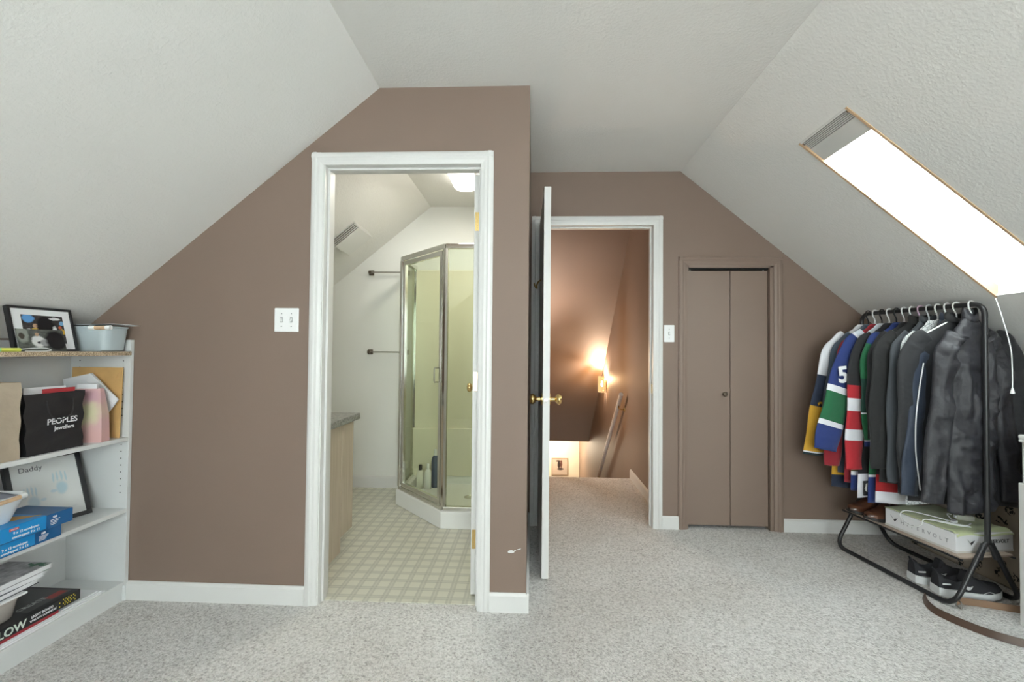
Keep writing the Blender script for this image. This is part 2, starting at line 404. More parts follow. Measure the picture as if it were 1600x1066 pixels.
# closet interior
m = MB().box(HX+.07, CO1+.1, Y1+.45, Y1+.5, -.05, 1.9).box(CO1+.05, CO1+.1, Y1, Y1+.45, -.05, 1.9).box(HX+.07, HX+.12, Y1, Y1+.45, -.05, 1.9)
m.box(HX+.07, CO1+.1, Y1, Y1+.5, 1.9, 1.95).box(HX+.07, CO1+.1, Y1-.1, Y1+.5, -.06, -.002)
struct(m, 'wall_closet', 'brown', 'inside walls of the shallow closet')

# ---- trim: casings
def casing(name, x0, x1, zt, yf, wd, mat, label, th=.016):
    """door casing on a wall face at y=yf (room side is -y); x0,x1 outer edges, zt outer top"""
    r = struct_root(name, label, ((x0+x1)/2, yf, 0))
    def side(xa, xb, flip):
        prof = [(0, 0), (1, 0), (1, -.55), (.82, -.9), (.62, -1), (.5, -.72), (.3, -.72), (.12, -.5), (0, -.42)]
        if flip: prof = [(1-p, q) for p, q in prof]
        return [(xa+(xb-xa)*p, yf+th*q) for p, q in prof]
    # profile is thick at the outside edge, thin at the opening
    MB().prism(side(x0, x0+wd, True), xy, 0, zt-wd*0.0).build('side_casing', mat, r)
    MB().prism(side(x1-wd, x1, False), xy, 0, zt).build('side_casing', mat, r)
    hp = side(0, 1, False)
    MB().prism([(zt-wd+wd*p, q) for p, q in hp], lambda p, q, t: (t, q-.0006, p), x0+.0008, x1-.0008).build('head_casing', mat, r)
    return r
def jamb(name, x0, x1, zt, y0, y1, mat, label, stop_y):
    r = struct_root(name, label, ((x0+x1)/2, (y0+y1)/2, 0)); t = .018
    for a, b in ((x0-t, x0), (x1, x1+t)): MB().box(a, b, y0, y1, 0, zt+t).build('jamb_side', mat, r)
    MB().box(x0, x1, y0, y1, zt, zt+t).build('jamb_head', mat, r)
    for a, b in ((x0, x0+.011), (x1-.011, x1)): MB().box(a, b, stop_y, stop_y+.035, 0, zt-.011).build('door_stop', mat, r, bevel=.002)
    MB().box(x0, x1, stop_y, stop_y+.035, zt-.011, zt).build('door_stop', mat, r, bevel=.002)
    return r
casing('trim_1', -1.039, -0.184, 2.10, D1, .057, 'white', 'white moulded casing around the bathroom doorway')
j1 = jamb('trim_2', DO0, DO1, DZ, D1-.002, D1+.107, 'white', 'white jamb lining the bathroom doorway', D1+.03)
casing('trim_3', -0.008, 0.8775, 2.10, D2, .060, 'white', 'white moulded casing around the stair doorway')
j2 = jamb('trim_4', FO0, FO1, DZ, D2-.002, D2+.107, 'white', 'white jamb lining the stair doorway', D2+.045)
MB().box(-.9775, -.9760, D1+.04, D1+.066, .92, .98).build('strike_plate', 'bronze', j1)
MB().box(.8135, .8150, D2+.014, D2+.040, .90, .96).build('strike_plate', 'brass', j2)
casing('trim_5', .9837, 1.6677, 1.824, D2, .058, 'brown_trim', 'brown painted casing around the bifold closet')
j3 = struct_root('trim_6', 'brown jamb lining the closet opening', (1.318, D2+.05, 0))
for a, b in ((CO0-.001, CO0+.016), (CO1-.016, CO1+.001)): MB().box(a, b, D2-.002, D2+.10, 0, CZ).build('jamb_side', 'brown_trim', j3)
MB().box(CO0, CO1, D2-.002, D2+.10, CZ-.014, CZ+.001).build('jamb_head', 'brown_trim', j3)
def base(name, poly, label, mat='white', hgt=.085, th=.013):
    """baseboard along a polyline (room side to the right-hand normal given)"""
    r = struct_root(name, label, (poly[0][0], poly[0][1], 0))
    for (x0, y0, x1, y1) in poly:
        d = Vector((x1-x0, y1-y0, 0)); L = d.length; d /= L; n = Vector((d.y, -d.x, 0))
        prof = [(0, 0), (th, 0), (th, hgt-.012), (th*.55, hgt-.003), (th*.3, hgt), (0, hgt)]
        MB().prism(prof, lambda p, q, t: (x0+d.x*t+n.x*p, y0+d.y*t+n.y*p, q), 0, L).build('baseboard_length', mat, r)
    return r
base('baseboard_front', [(-1.885, D1, -1.039, D1), (-.184, D1, XC+.013, D1)], 'white baseboard under the brown bathroom wall')
base('baseboard_partition', [(XC, D1-.012, XC, D2)], 'white baseboard along the short partition wall')
base('baseboard_far', [(.8775, D2, .9837, D2), (1.6677, D2, KR, D2)], 'white baseboard under the far brown wall')
base('baseboard_right', [(KR, D2, KR, YB)], 'white baseboard under the right knee wall')
base('baseboard_hall', [(HX, 4.36, HX, D2+.12)][::-1], 'cream baseboard along the stair landing wall')
for o in [bpy.data.objects['baseboard_hall']]: pass

# ---- bifold closet door
d = struct_root('door_1', 'brown bifold closet door with a round bronze knob', (1.318, D2+.03, 0))
xm = 1.333
for a, b in ((CO0+.018, xm-.0015), (xm+.0015, CO1-.022)):
    MB().box(a, b, D2+.018, D2+.046, .022, 1.733).build('door_leaf', 'brown_trim', d, bevel=.003)
MB().box(CO0+.016, CO1-.016, D2+.02, D2+.05, 1.741, 1.752).build('track', 'dark', d)
for x in (CO0+.035, CO1-.045): MB().lathe([(.004, 1.733), (.004, 1.743)], 8, lambda p, x=x: (p.x+x, p.y+D2+.03, p.z)).build('pivot_pin', 'nickel', d)
MB().lathe([(.012, 0), (.012, .003), (.006, .006), (.006, .014), (.013, .018), (.0165, .024), (.013, .030), (.004, .032)], 20,
           lambda p: (1.292+p.x, D2+.018-p.z, .902+p.y)).build('knob', 'bronze', d, smooth=True)

# ---- hinges / knobs helper
def knob_set(parent, at, n, s=1.0):
    """door knob: at = point on face, n = outward horizontal normal"""
    n = Vector(n).normalized(); t = Vector((-n.y, n.x, 0)); z = Vector((0, 0, 1)); at = Vector(at)
    fn = lambda p: at+t*p.x*s+z*p.y*s+n*p.z*s
    k = MB().lathe([(.032, 0), (.032, .004), (.026, .008), (.012, .010), (.011, .030), (.017, .036), (.026, .044), (.028, .054), (.023, .064), (.010, .068)], 24, fn).build('knob', 'brass', parent, smooth=True)
    return k
# bathroom door: opened inwards, hinged on the right jamb
ang = math.atan2(-.052, .70)
d = struct_root('door_2', 'white bathroom door standing open into the bathroom', (DO1-.004, D1+.108, 0)); d.rotation_euler = (0, 0, -ang)
MB().box(-.039, -.004, .004, .71, .012, DZ-.006).build('door_slab', 'white', d, bevel=.002, world=False)
def knob_local(parent, p, n): 
    m_ = wm(parent); return knob_set(parent, m_ @ Vector(p), m_.to_3x3() @ Vector(n))
knob_local(d, (-.039, .63, .95), (-1, 0, 0)); knob_local(d, (-.004, .63, .95), (1, 0, 0))
for z in (1.806, 1.03, .275):
    h = MB().box(-.034, -.004, .0022, .0045, z-.045, z+.045).build('hinge', 'brass', d, world=False)
    MB().tube([(-.003, -.003, z-.046), (-.003, -.003, z+.046)], .0055, 8).build('hinge_pin', 'brass', h, world=False)
    MB().box(DO1-.0018, DO1, D1+.068, D1+.104, z-.045, z+.045).build('hinge_leaf', 'brass', j1)
# bedroom door: opened towards the room, hinged on the left jamb
d = struct_root('door_3', 'white bedroom door standing open edge-on with brass knobs', (FO0+.004, D2-.004, 0)); d.rotation_euler = (0, 0, math.radians(.9))
MB().box(-.014, .022, -.752, -.004, .012, DZ-.004).build('door_slab', 'white', d, bevel=.002, world=False)
knob_local(d, (-.014, -.69, .925), (-1, 0, 0)); knob_local(d, (.022, -.69, .925), (1, 0, 0))
MB().box(-.008, .016, -.7527, -.7519, .897, .953).build('latch_plate', 'white', d, world=False)
MB().lathe([(.0095, 0), (.0095, .002), (.006, .0022), (.005, .008)], 14, lambda p: (.004+p.x, -.7525-p.z, .925+p.y)).build('latch_bolt', 'nickel', d, world=False, smooth=True)
hk = MB().tube(smooth_path([(-.014, -.42, 1.60), (-.03, -.42, 1.59), (-.042, -.42, 1.565), (-.04, -.42, 1.55), (-.05, -.42, 1.56), (-.056, -.42, 1.58)], 4), .004, 8).build('coat_hook', 'brass', d, world=False, smooth=True)
for z in (1.80, 1.03, .26): MB().tube([(-.002, .006, z-.045), (-.002, .006, z+.045)], .0055, 8).build('hinge_pin', 'brass', d, world=False)

# ---- light switches
def switch(name, x0, x1, z0, z1, yf, n, label):
    r = thing(name, label, 'switch', ((x0+x1)/2, yf, z0))
    MB().box(x0, x1, yf-.006, yf, z0, z1).build('wall_plate', 'switch', r, bevel=.0035)
    zc = (z0+z1)/2
    for i in range(n):
        xc = x0+(x1-x0)*(i+.5)/n if n == 1 else x0+(x1-x0)*(.3+.4*i)
        MB().box(xc-.006, xc+.006, yf-.0068, yf-.0055, zc-.012, zc+.012).build('slot_frame', plain_grey, r)
        s_ = 1 if i == 0 else -1
        MB().prism([(-.006, zc-.009), (-.015, zc+.002*s_), (-.015, zc+.008*s_), (-.006, zc+.009)], lambda p, q, t: (t, yf+p, q), xc-.0045, xc+.0045).build('toggle', 'switch', r, bevel=.001)
        for zz in (zc-.030, zc+.030):
            MB().lathe([(.0032, 0), (.0028, .0012)], 10, lambda p, zz=zz: (xc+p.x, yf-.006-p.z, zz+p.y)).build('screw', plain_grey, r)
    return r
plain_grey = plain('screw_grey', (.35, .35, .35, 1), .5, .4)
switch('light_switch', -1.206, -1.090, 1.258, 1.370, D1, 2, 'white double toggle switch plate beside the bathroom doorway')
switch('light_switch', .886, .955, 1.246, 1.362, D2, 1, 'white single toggle switch plate between stair door and closet')

# ================================================================== SKYLIGHT
sk = struct_root('window_2', 'narrow sloping skylight with pine lining and grey vent cassette', ((SX0+SX1)/2, (SY0+SY1)/2, zr((SX0+SX1)/2)))
nv = Vector((SR, 0, 1)).normalized(); dv = Vector((1, 0, -SR)).normalized(); SLEN = (Vector((SX1, 0, zr(SX1)))-Vector((SX0, 0, zr(SX0)))).length
o0 = Vector((SX0, 0, zr(SX0)))
sp_ = lambda s_, y, n_: o0+dv*s_+Vector((0, y, 0))+nv*n_
def sbox(s0, s1, y0, y1, n0, n1):
    mb = MB(); mb.v = [sp_(s_, y, n_) for n_ in (n0, n1) for s_, y in ((s0, y0), (s1, y0), (s1, y1), (s0, y1))]
    mb.f = [(3, 2, 1, 0), (4, 5, 6, 7), (0, 1, 5, 4), (1, 2, 6, 5), (2, 3, 7, 6), (3, 0, 4, 7)]; return mb
tw = .013
for (a, b, c, e) in ((0, SLEN, SY1-tw, SY1), (0, SLEN, SY0, SY0+tw)): sbox(a, b, c, e, -.003, .042).build('lining_board', 'wood', sk, bevel=.001)
sbox(SLEN-.012, SLEN, SY0+tw, SY1-tw, -.002, .042).build('bottom_frame', 'white', sk, bevel=.001)
sbox(0, .010, SY0+tw, SY1-tw, -.002, .042).build('top_frame', 'white', sk, bevel=.001)
M['vent_grey'] = plain('vent_grey_aluminium', (.62, .62, .60, 1), .45)
cas = sbox(.055, .140, SY0+tw, SY1-tw, .004, .04).build('blind_cassette', 'vent_grey', sk, bevel=.002)
for i in range(5):
    s0 = .014+i*.0082
    sbox(s0, s0+.0052, SY0+tw+.004, SY1-tw-.004, .003, .009).build('vent_slat', 'vent_grey', sk)
sbox(.010, .055, SY0+tw, SY1-tw, .012, .04).build('vent_backing', 'dark', sk)
for yy in (SY0+tw+.012, SY1-tw-.012): sbox(.012, .024, yy-.006, yy+.006, -.004, .004).build('bracket', 'chrome', sk, bevel=.001)
sbox(.14, SLEN-.012, SY0+tw, SY1-tw, .040, .044).build('pane', 'glass', sk)
for (a, b, c, e) in ((0, SLEN, SY1-.001, SY1+.05), (0, SLEN, SY0-.05, SY0+.001), (-.05, .001, SY0-.05, SY1+.05), (SLEN-.001, SLEN+.05, SY0-.05, SY1+.05)):
    sbox(a, b, c, e, T*nv.z-.004, T*nv.z+.03).build('roof_flashing', 'vent_grey', sk)
pc = sp_((.14+SLEN)/2, (SY0+SY1)/2, .13)
pq = (-nv).to_track_quat('-Z', 'Y')
po = area('skylight_portal', pc, (0, 0, 0), SLEN, SY1-SY0, 1, portal=True)
po.rotation_euler = frame_mtx((0, 0, 0), dv, (0, 1, 0)).to_euler()
# pull cord
c = thing('pull_cord', 'thin white pull cord with a bell tip hanging from the skylight', 'cord', (2.145, 2.225, 1.0))
MB().tube(smooth_path([(2.144, 2.226, 1.443), (2.150, 2.205, 1.36), (2.166, 2.185, 1.22), (2.168, 2.18, 1.13), (2.168, 2.18, 1.03)], 6), .0022, 6).build('cord', 'white_plastic', c, smooth=True)
MB().lathe([(.008, 0), (.0085, .003), (.0045, .020), (.003, .026)], 12, lambda p: (2.168+p.x, 2.18+p.y, 1.006+p.z)).build('bell_tip', 'white_plastic', c, smooth=True)

# ================================================================== BATHROOM
bcx, bz, bs = -0.88, 2.408, .815; bzl = lambda x: bz-bs*(bcx-x)
struct(MB().box(-2.2, XC-.1, BY, BY+.1, -.1, 2.6), 'wall_bathroom_back', 'bath_wall', 'white back wall of the bathroom')
struct(MB().box(-2.25, -2.05, D1+.105, BY+.1, -.1, 1.6), 'wall_bathroom_left', 'bath_wall', 'low white side wall of the bathroom')
struct(MB().box(XC-.108, XC-.1, D1+.105, BY, 0, bz), 'wall_bathroom_right', 'bath_wall', 'white side wall of the bathroom behind the door')
struct(MB().prism([(-1.5, 0), (DO0-J, 0), (DO0-J, 2.0), (-1.5, 1.7)], xz, D1+.105, D1+.112), 'wall_bathroom_front', 'bath_wall', 'white inner face of the bathroom doorway wall')
struct(MB().box(bcx-.02, XC-.1, D1+.06, BY+.1, bz, bz+.1), 'ceiling_bathroom', 'ceiling', 'flat textured bathroom ceiling')
struct(MB().prism([(-2.25, bzl(-2.25)), (bcx, bz), (bcx, bz+.1), (-2.25, bzl(-2.25)+.12)], xz, D1+.06, BY+.1), 'ceiling_bathroom_slope', 'ceiling', 'sloping textured bathroom ceiling with the fan grille')
base('baseboard_bathroom', [(-2.05, BY, -1.03, BY)], 'white baseboard on the bathroom back wall', hgt=.10)
# ceiling light
L = thing('ceiling_light', 'glowing oblong white fluorescent fixture on the bathroom ceiling', 'ceiling light', (-.49, 3.02, 2.34))
M['lamp_diffuser'] = emit('lamp_diffuser', (1.0, .97, .88, 1), 4.0)
def capsule(cx, cy, hw, hl, z, n=8):
    r_ = []
    for q, (sx, sy) in enumerate(((1, 1), (-1, 1), (-1, -1), (1, -1))):
        for i in range(n+1):
            th = PI/2*(q+i/n); rr = min(hw, hl)*.55
            r_.append((cx+sx*(hw-rr)+rr*math.cos(th), cy+sy*(hl-rr)+rr*math.sin(th), z))
    return r_
MB().rings([capsule(-.49, 3.02, .085, .335, 2.408), capsule(-.49, 3.02, .085, .335, 2.395)], uv=False).build('fixture_base', 'white', L)
MB().rings([capsule(-.49, 3.02, .075, .325, 2.395), capsule(-.49, 3.02, .085, .335, 2.385), capsule(-.49, 3.02, .082, .332, 2.358), capsule(-.49, 3.02, .06, .31, 2.342)], uv=False).build('diffuser', 'lamp_diffuser', L, smooth=True)
bl = area('bathroom_lamp', (-.49, 3.02, 2.335), (0, 0, 0), .14, .6, 7.6, (1, .955, .82))
# fan grille on the slope
fd = Vector((1, 0, bs)).normalized(); fn_ = Vector((bs, 0, -1)).normalized()
fo = Vector((-1.445, 3.20, bzl(-1.445)))
fg = thing('fan_grille', 'white louvred exhaust fan cover on the sloping bathroom ceiling', 'vent', fo)
def fbox(a0, a1, y0, y1, n0, n1):
    mb = MB(); P = lambda a, y, n_: fo+fd*a+Vector((0, y, 0))+fn_*n_
    mb.v = [P(a, y, n_) for n_ in (n0, n1) for a, y in ((a0, y0), (a1, y0), (a1, y1), (a0, y1))]
    mb.f = [(3, 2, 1, 0), (4, 5, 6, 7), (0, 1, 5, 4), (1, 2, 6, 5), (2, 3, 7, 6), (3, 0, 4, 7)]; return mb
FW, FL = .225, .27
fbox(0, FW, 0, FL, 0, .007).build('grille_frame', 'white', fg, bevel=.001)
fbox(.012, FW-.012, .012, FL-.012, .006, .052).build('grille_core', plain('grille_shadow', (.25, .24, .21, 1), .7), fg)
fbox(.0, FW, 0, FL, .054, .060).build('cover_plate', 'white', fg, bevel=.002)
for i in range(3):
    z_ = .017+i*.013
    for a0, a1, y0, y1 in ((0, FW, 0, .006), (0, FW, FL-.006, FL), (0, .006, .006, FL-.006), (FW-.006, FW, .006, FL-.006)):
        fbox(a0, a1, y0, y1, z_, z_+.005).build('louvre', 'white', fg)
# towel bars
for z in (1.837, 1.158):
    t = thing('towel_bar', 'square bronze towel bar on the bathroom back wall, '+('upper' if z > 1.5 else 'lower')+' of the two', 'towel bar', (-1.22, BY, z))
    for x in (-1.385, -1.075):
        MB().box(x-.022, x+.022, BY-.010, BY, z-.022, z+.022).build('bracket_plate', 'bronze', t, bevel=.003)
        MB().box(x-.013, x+.013, BY-.052, BY-.010, z-.013, z+.013).build('bracket_arm', 'bronze', t, bevel=.003)
    MB().box(-1.38, -1.08, BY-.050, BY-.040, z-.005, z+.005).build('bar', 'nickel', t, bevel=.001)
# shower
SA = Vector((-1.028, 3.485)); SB = Vector((-.593, 3.026)); XRW = XC-.108
sh = thing('shower_stall', 'corner shower stall with chrome frame, glass door and white base', 'shower', (-.58, 3.45, .004))
outer = [(SA.x, BY), (SA.x, SA.y), (SB.x, SB.y), (XRW, SB.y), (XRW, BY)]
ins = .075; inner = [(SA.x+ins, BY-.02), (SA.x+ins, SA.y+.03), (SB.x+.03, SB.y+ins), (XRW-.02, SB.y+ins), (XRW-.02, BY-.02)]
mb = MB(); k = 5; zt = .118
mb.v = [Vector((p[0], p[1], .004)) for p in outer]+[Vector((p[0], p[1], zt)) for p in outer]+[Vector((p[0], p[1], zt)) for p in inner]+[Vector((p[0], p[1], .05)) for p in inner]
for i in range(k):
    j = (i+1) % k
    for a in (0, 1, 2): mb.f.append((a*k+i, a*k+j, (a+1)*k+j, (a+1)*k+i))
mb.f.append(tuple(3*k+i for i in range(k))); mb.f.append(tuple(reversed(range(k))))
mb.build('shower_base', 'tray_white', sh, bevel=.006)
MB().box(SA.x, XRW, BY-.012, BY-.001, zt, 1.86).build('surround_panel', 'acrylic', sh, bevel=.003)
MB().box(XRW-.012, XRW-.001, SB.y, BY-.012, zt, 1.86).build('surround_panel', 'acrylic', sh, bevel=.003)
MB().prism([(SA.x+.02, zt), (XRW-.012, zt), (XRW-.012, .52), (SA.x+.02, .52)], xz, BY-.03, BY-.012).build('surround_ledge', 'acrylic', sh, bevel=.006)
MB().lathe([(.045, 0), (.045, .003), (.036, .005), (.034, .003)], 24, lambda p: (-.47+p.x, 3.55+p.y, .05+p.z)).build('drain', 'chrome', sh, smooth=True)
a2 = Vector((SA.x+.028, SA.y+.012)); b2 = Vector((SB.x+.012, SB.y+.030)); ZT = 1.893
def bar2(p, q, w_, z0, z1):
    p = Vector(p); q = Vector(q); d_ = (q-p).normalized(); n_ = Vector((-d_.y, d_.x))*w_/2
    return MB().prism([tuple(p+n_), tuple(q+n_), tuple(q-n_), tuple(p-n_)], xy, z0, z1)
pa = (a2.x, BY-.012); pb = (XRW-.012, b2.y)
for p, q in ((pa, a2), (a2, b2), (b2, pb)):
    bar2(p, q, .034, ZT-.034, ZT).build('top_rail', 'chrome', sh, bevel=.003)
    bar2(p, q, .034, zt, zt+.026).build('bottom_rail', 'chrome', sh, bevel=.003)
for p, w_ in ((pa, .02), (pb, .02)): MB().box(p[0]-w_/2, p[0]+w_/2, p[1]-w_/2, p[1]+w_/2, zt+.026, ZT-.034).build('wall_post', 'chrome', sh, bevel=.002)
for p in (a2, b2): MB().lathe([(.021, zt+.026), (.021, ZT-.034)], 8, lambda q, p=p: (q.x+p.x, q.y+p.y, q.z)).build('corner_post', 'chrome', sh, smooth=True)
bar2((a2.x, BY-.03), (a2.x, a2.y+.02), .005, zt+.026, ZT-.034).build('pane', 'shglass', sh)
bar2((b2.x+.02, b2.y), (pb[0]-.012, b2.y), .005, zt+.026, ZT-.034).build('pane', 'shglass', sh)
dd = (b2-a2).normalized(); da = a2+dd*.032; db = b2-dd*.032
dr = bar2(da+dd*.03, db-dd*.03, .005, zt+.06, ZT-.07).build('shower_door', 'shglass', sh)
for p, q, z0, z1 in ((da, db, ZT-.072, ZT-.040), (da, db, zt+.032, zt+.062)): bar2(p, q, .024, z0, z1).build('door_frame', 'chrome', dr, bevel=.002)
for p, q in ((da, da+dd*.028), (db-dd*.028, db)): bar2(p, q, .024, zt+.06, ZT-.07).build('door_frame', 'chrome', dr, bevel=.002)
hp = db-dd*.045; hn = Vector((-dd.y, dd.x)); hn = hn if hn.y < 0 else -hn
P3 = lambda o_, z_: (hp.x+hn.x*o_, hp.y+hn.y*o_, z_)
MB().tube([P3(.003, 1.058), P3(.030, 1.058), P3(.034, 1.05), P3(.034, .97), P3(.030, .962), P3(.003, .962)], .0055, 8).build('door_handle', 'chrome', dr, smooth=True)
# bottles standing in the shower
def bottle(x, y, z, r, h, body, cap, label, capr=.45, caph=.22):
    t = thing('bottle', label, 'bottle', (x, y, z), group='toiletry bottles in the shower')
    hb = h*(1-caph)
    MB().lathe([(r*.85, 0), (r, .006), (r, hb*.8), (r*.85, hb*.93), (r*capr, hb)], 16, lambda p: (p.x, p.y, p.z)).build('bottle_body', body, t, smooth=True, world=False)
    MB().lathe([(r*capr*1.05, hb), (r*capr*1.05, h*.98), (r*capr*.8, h)], 14).build('cap', cap, t, smooth=True, world=False)
M['navy_pl'] = plain('navy_plastic', (.05, .08, .16, 1), .3); M['cream_pl'] = plain('ivory_plastic', (.78, .76, .68, 1), .35)
zb_ = .05
bottle(-.905, 3.752, zb_, .030, .19, 'cream_pl', 'dark', 'small ivory bottle with black cap standing in the shower')
bottle(-.838, 3.735, zb_, .027, .205, 'white_plastic', 'white_plastic', 'white bottle with white cap standing in the shower')
bottle(-.790, 3.790, zb_, .032, .31, 'navy_pl', 'white_plastic', 'tall navy bottle with white cap standing in the shower', .4, .16)
# vanity
v = thing('vanity_cabinet', 'pale woodgrain bathroom vanity with grey laminate top', 'vanity', (-1.35, 2.54, .004))
def woodgrain():
    m_, nt, b = newmat('pale_woodgrain'); b.inputs['Roughness'].default_value = .5
    n = noise(nt, coords(nt, 'Object', (30, 30, 1.2)), 3.0, 4); r = ramp(nt, n.outputs[0], [(.3, (.50, .41, .315, 1)), (.7, (.60, .51, .41, 1))])
    nt.links.new(r.outputs[0], b.inputs['Base Color']); return m_
M['woodgrain'] = woodgrain()
def laminate():
    m_, nt, b = newmat('grey_laminate'); b.inputs['Roughness'].default_value = .3
    n = noise(nt, coords(nt), 70, 5, .7); r = ramp(nt, n.outputs[0], [(.35, (.10, .10, .10, 1)), (.5, (.25, .25, .24, 1)), (.7, (.40, .40, .38, 1))])
    nt.links.new(r.outputs[0], b.inputs['Base Color']); return m_
M['laminate'] = laminate()
MB().box(-1.60, -1.115, 2.25, 2.815, .08, .743).build('cabinet_body', 'woodgrain', v, bevel=.002)
MB().box(-1.60, -1.098, 2.23, 2.64, .004, .743).build('side_panel', 'woodgrain', v, bevel=.002)
MB().box(-1.114, -1.098, 2.645, 2.812, .09, .735).build('cabinet_door', 'woodgrain', v, bevel=.002)
MB().box(-1.58, -1.17, 2.64, 2.80, .004, .08).build('toe_kick', 'woodgrain', v)
MB().box(-1.63, -1.075, 2.225, 2.86, .743, .782).build('countertop', 'laminate', v, bevel=.006)

# ================================================================== STAIR HALL
struct(MB().box(HX, HX+.07, D2+.105, 9.05, -2.7, H+.1), 'wall_hall_right', 'brown', 'brown right wall of the stairwell')
struct(MB().box(XC-.05, HX+.05, D2+.1, 4.38, H, H+.1), 'ceiling_hall', 'ceiling', 'flat ceiling over the landing')
hy = lambda y: 2.407-.8386*(y-4.34)
m = MB().prism([(4.34, hy(4.34)), (7.548, hy(7.548)), (7.62, hy(7.548)), (7.62, H+.1), (4.34, H+.1)], yz, XC-.05, HX+.03)
struct(m, 'ceiling_stairs', 'brown', 'brown sloping soffit over the stairs')
struct(MB().box(XC-.05, HX+.05, 7.55, 9.1, -.28, -.2), 'ceiling_lower', 'cream', 'ceiling of the lower hall')
struct(MB().box(XC-.1, HX+.1, 9.05, 9.15, -2.7, 0), 'wall_lower', 'cream', 'cream end wall of the lower hall')
struct(MB().box(XC-.05, HX+.05, 7.3, 9.1, -2.75, -2.6), 'floor_lower', 'carpet', 'carpet of the lower hall')
st = struct_root('stairs', 'carpeted stairs going down from the landing', (.45, 4.36, 0)); n_st = 13; rise = 2.6/(n_st+0); run = .235
stm = MB().box(XC, HX, 0, run, -.30, 0); 
proto = None
for i in range(1, n_st):
    if proto is None:
        proto = MB().box(XC+.001, HX-.001, 4.36, 4.36+run+.02, -.42, 0).build('step', 'carpet', st, bevel=.008); proto.location.z = -rise
    else:
        q = proto.copy(); COL.objects.link(q); q.parent = st; q.location = (0, run*(i-1), -rise*i)
# handrail
hr = thing('handrail', 'pale grey handrail on brass brackets down the stairwell wall', 'handrail', (.87, 4.55, .7))
MB().tube([(.868, 4.53, .765), (.868, 7.3, -1.46)], .021, 12).build('rail', plain('rail_grey', (.62, .58, .55, 1), .4), hr, smooth=True)
for y in (4.66, 5.98, 7.1):
    z = .765-.8033*(y-4.53)
    b_ = MB().tube(smooth_path([(.868, y, z-.018), (.872, y, z-.045), (.895, y+.01, z-.06), (.926, y+.01, z-.06)], 4), .006, 8).build('bracket', 'brass', hr, smooth=True)
    MB().lathe([(.024, 0), (.022, .006), (.010, .012)], 16, lambda p, y=y, z=z: (HX-p.z, y+.01+p.x, z-.06+p.y)).build('rosette', 'brass', b_, smooth=True)
# sconces
def point(name, loc, power, color, r=.05):
    d_ = bpy.data.lights.new(name, 'POINT'); d_.energy = power; d_.color = color; d_.shadow_soft_size = r
    o_ = bpy.data.objects.new(name, d_); COL.objects.link(o_); o_.location = loc; return o_

def rod_mat():
    m_ = bpy.data.materials.new('sconce_glass'); m_.use_nodes = True; nt = m_.node_tree; nt.nodes.clear()
    out = add(nt, 'ShaderNodeOutputMaterial'); tr_ = add(nt, 'ShaderNodeBsdfTransparent'); em_ = add(nt, 'ShaderNodeEmission'); mx = add(nt, 'ShaderNodeMixShader')
    tr_.inputs[0].default_value = (1, .88, .68, 1); em_.inputs[0].default_value = (1, .66, .34, 1); em_.inputs[1].default_value = 1.0; mx.inputs[0].default_value = .55
    lw = add(nt, 'ShaderNodeLayerWeight'); lw.inputs[0].default_value = .5
    nt.links.new(math_n(nt, 'ADD', math_n(nt, 'MULTIPLY', lw.outputs['Facing'], .45), .25), mx.inputs[0])
    nt.links.new(tr_.outputs[0], mx.inputs[1]); nt.links.new(em_.outputs[0], mx.inputs[2]); nt.links.new(mx.outputs[0], out.inputs[0]); return m_
M['rod_glass'] = rod_mat(); M['bulb'] = emit('sconce_bulb', (1.0, .80, .52, 1), 30)
def sconce(xw, sg, yc, zc, label, power, col=(1, .76, .54)):
    """xw: wall face, sg: direction into the stairwell"""
    sc = thing('wall_sconce', label, 'wall lamp', (xw, yc, zc-.10))
    MB().box(min(xw, xw+sg*.014), max(xw, xw+sg*.014), yc-.07, yc+.07, zc-.06, zc+.07).build('back_plate', 'brass', sc, bevel=.004)
    for i in range(7):
        th = -PI/2+PI*i/6; cx, cy = xw+sg*(.022+.062*math.cos(th)), yc+.075*math.sin(th)
        MB().lathe([(.011, zc-.10), (.013, zc-.095), (.013, zc+.095), (.011, zc+.10)], 10, lambda p, cx=cx, cy=cy: (cx+p.x, cy+p.y, p.z)).build('glass_rod', 'rod_glass', sc, smooth=True)
    for z in (zc-.075, zc+.075): MB().tube([(xw+sg*(.022+.046*math.cos(-PI/2+PI*i/8)), yc+.058*math.sin(-PI/2+PI*i/8), z) for i in range(9)], .003, 6).build('holding_ring', 'brass', sc)
    MB().lathe([(.008, zc-.03), (.012, zc-.015), (.013, zc+.01), (.008, zc+.035), (.002, zc+.042)], 12, lambda p: (xw+sg*.045+p.x, yc+p.y, p.z)).build('bulb', 'bulb', sc, smooth=True)
    point('sconce_light', (xw+sg*.050, yc, zc+.066), power, col, .014)
sconce(HX, -1, 5.87, .765, 'lit wall sconce of clear glass rods above the stair handrail', 34.0)
sconce(XC, 1, 4.78, 1.0, 'unseen glass rod sconce added on the partition side to brighten the stairwell', 40.0, (1, .83, .68))  # unseen second sconce, added to brighten the stairwell walls
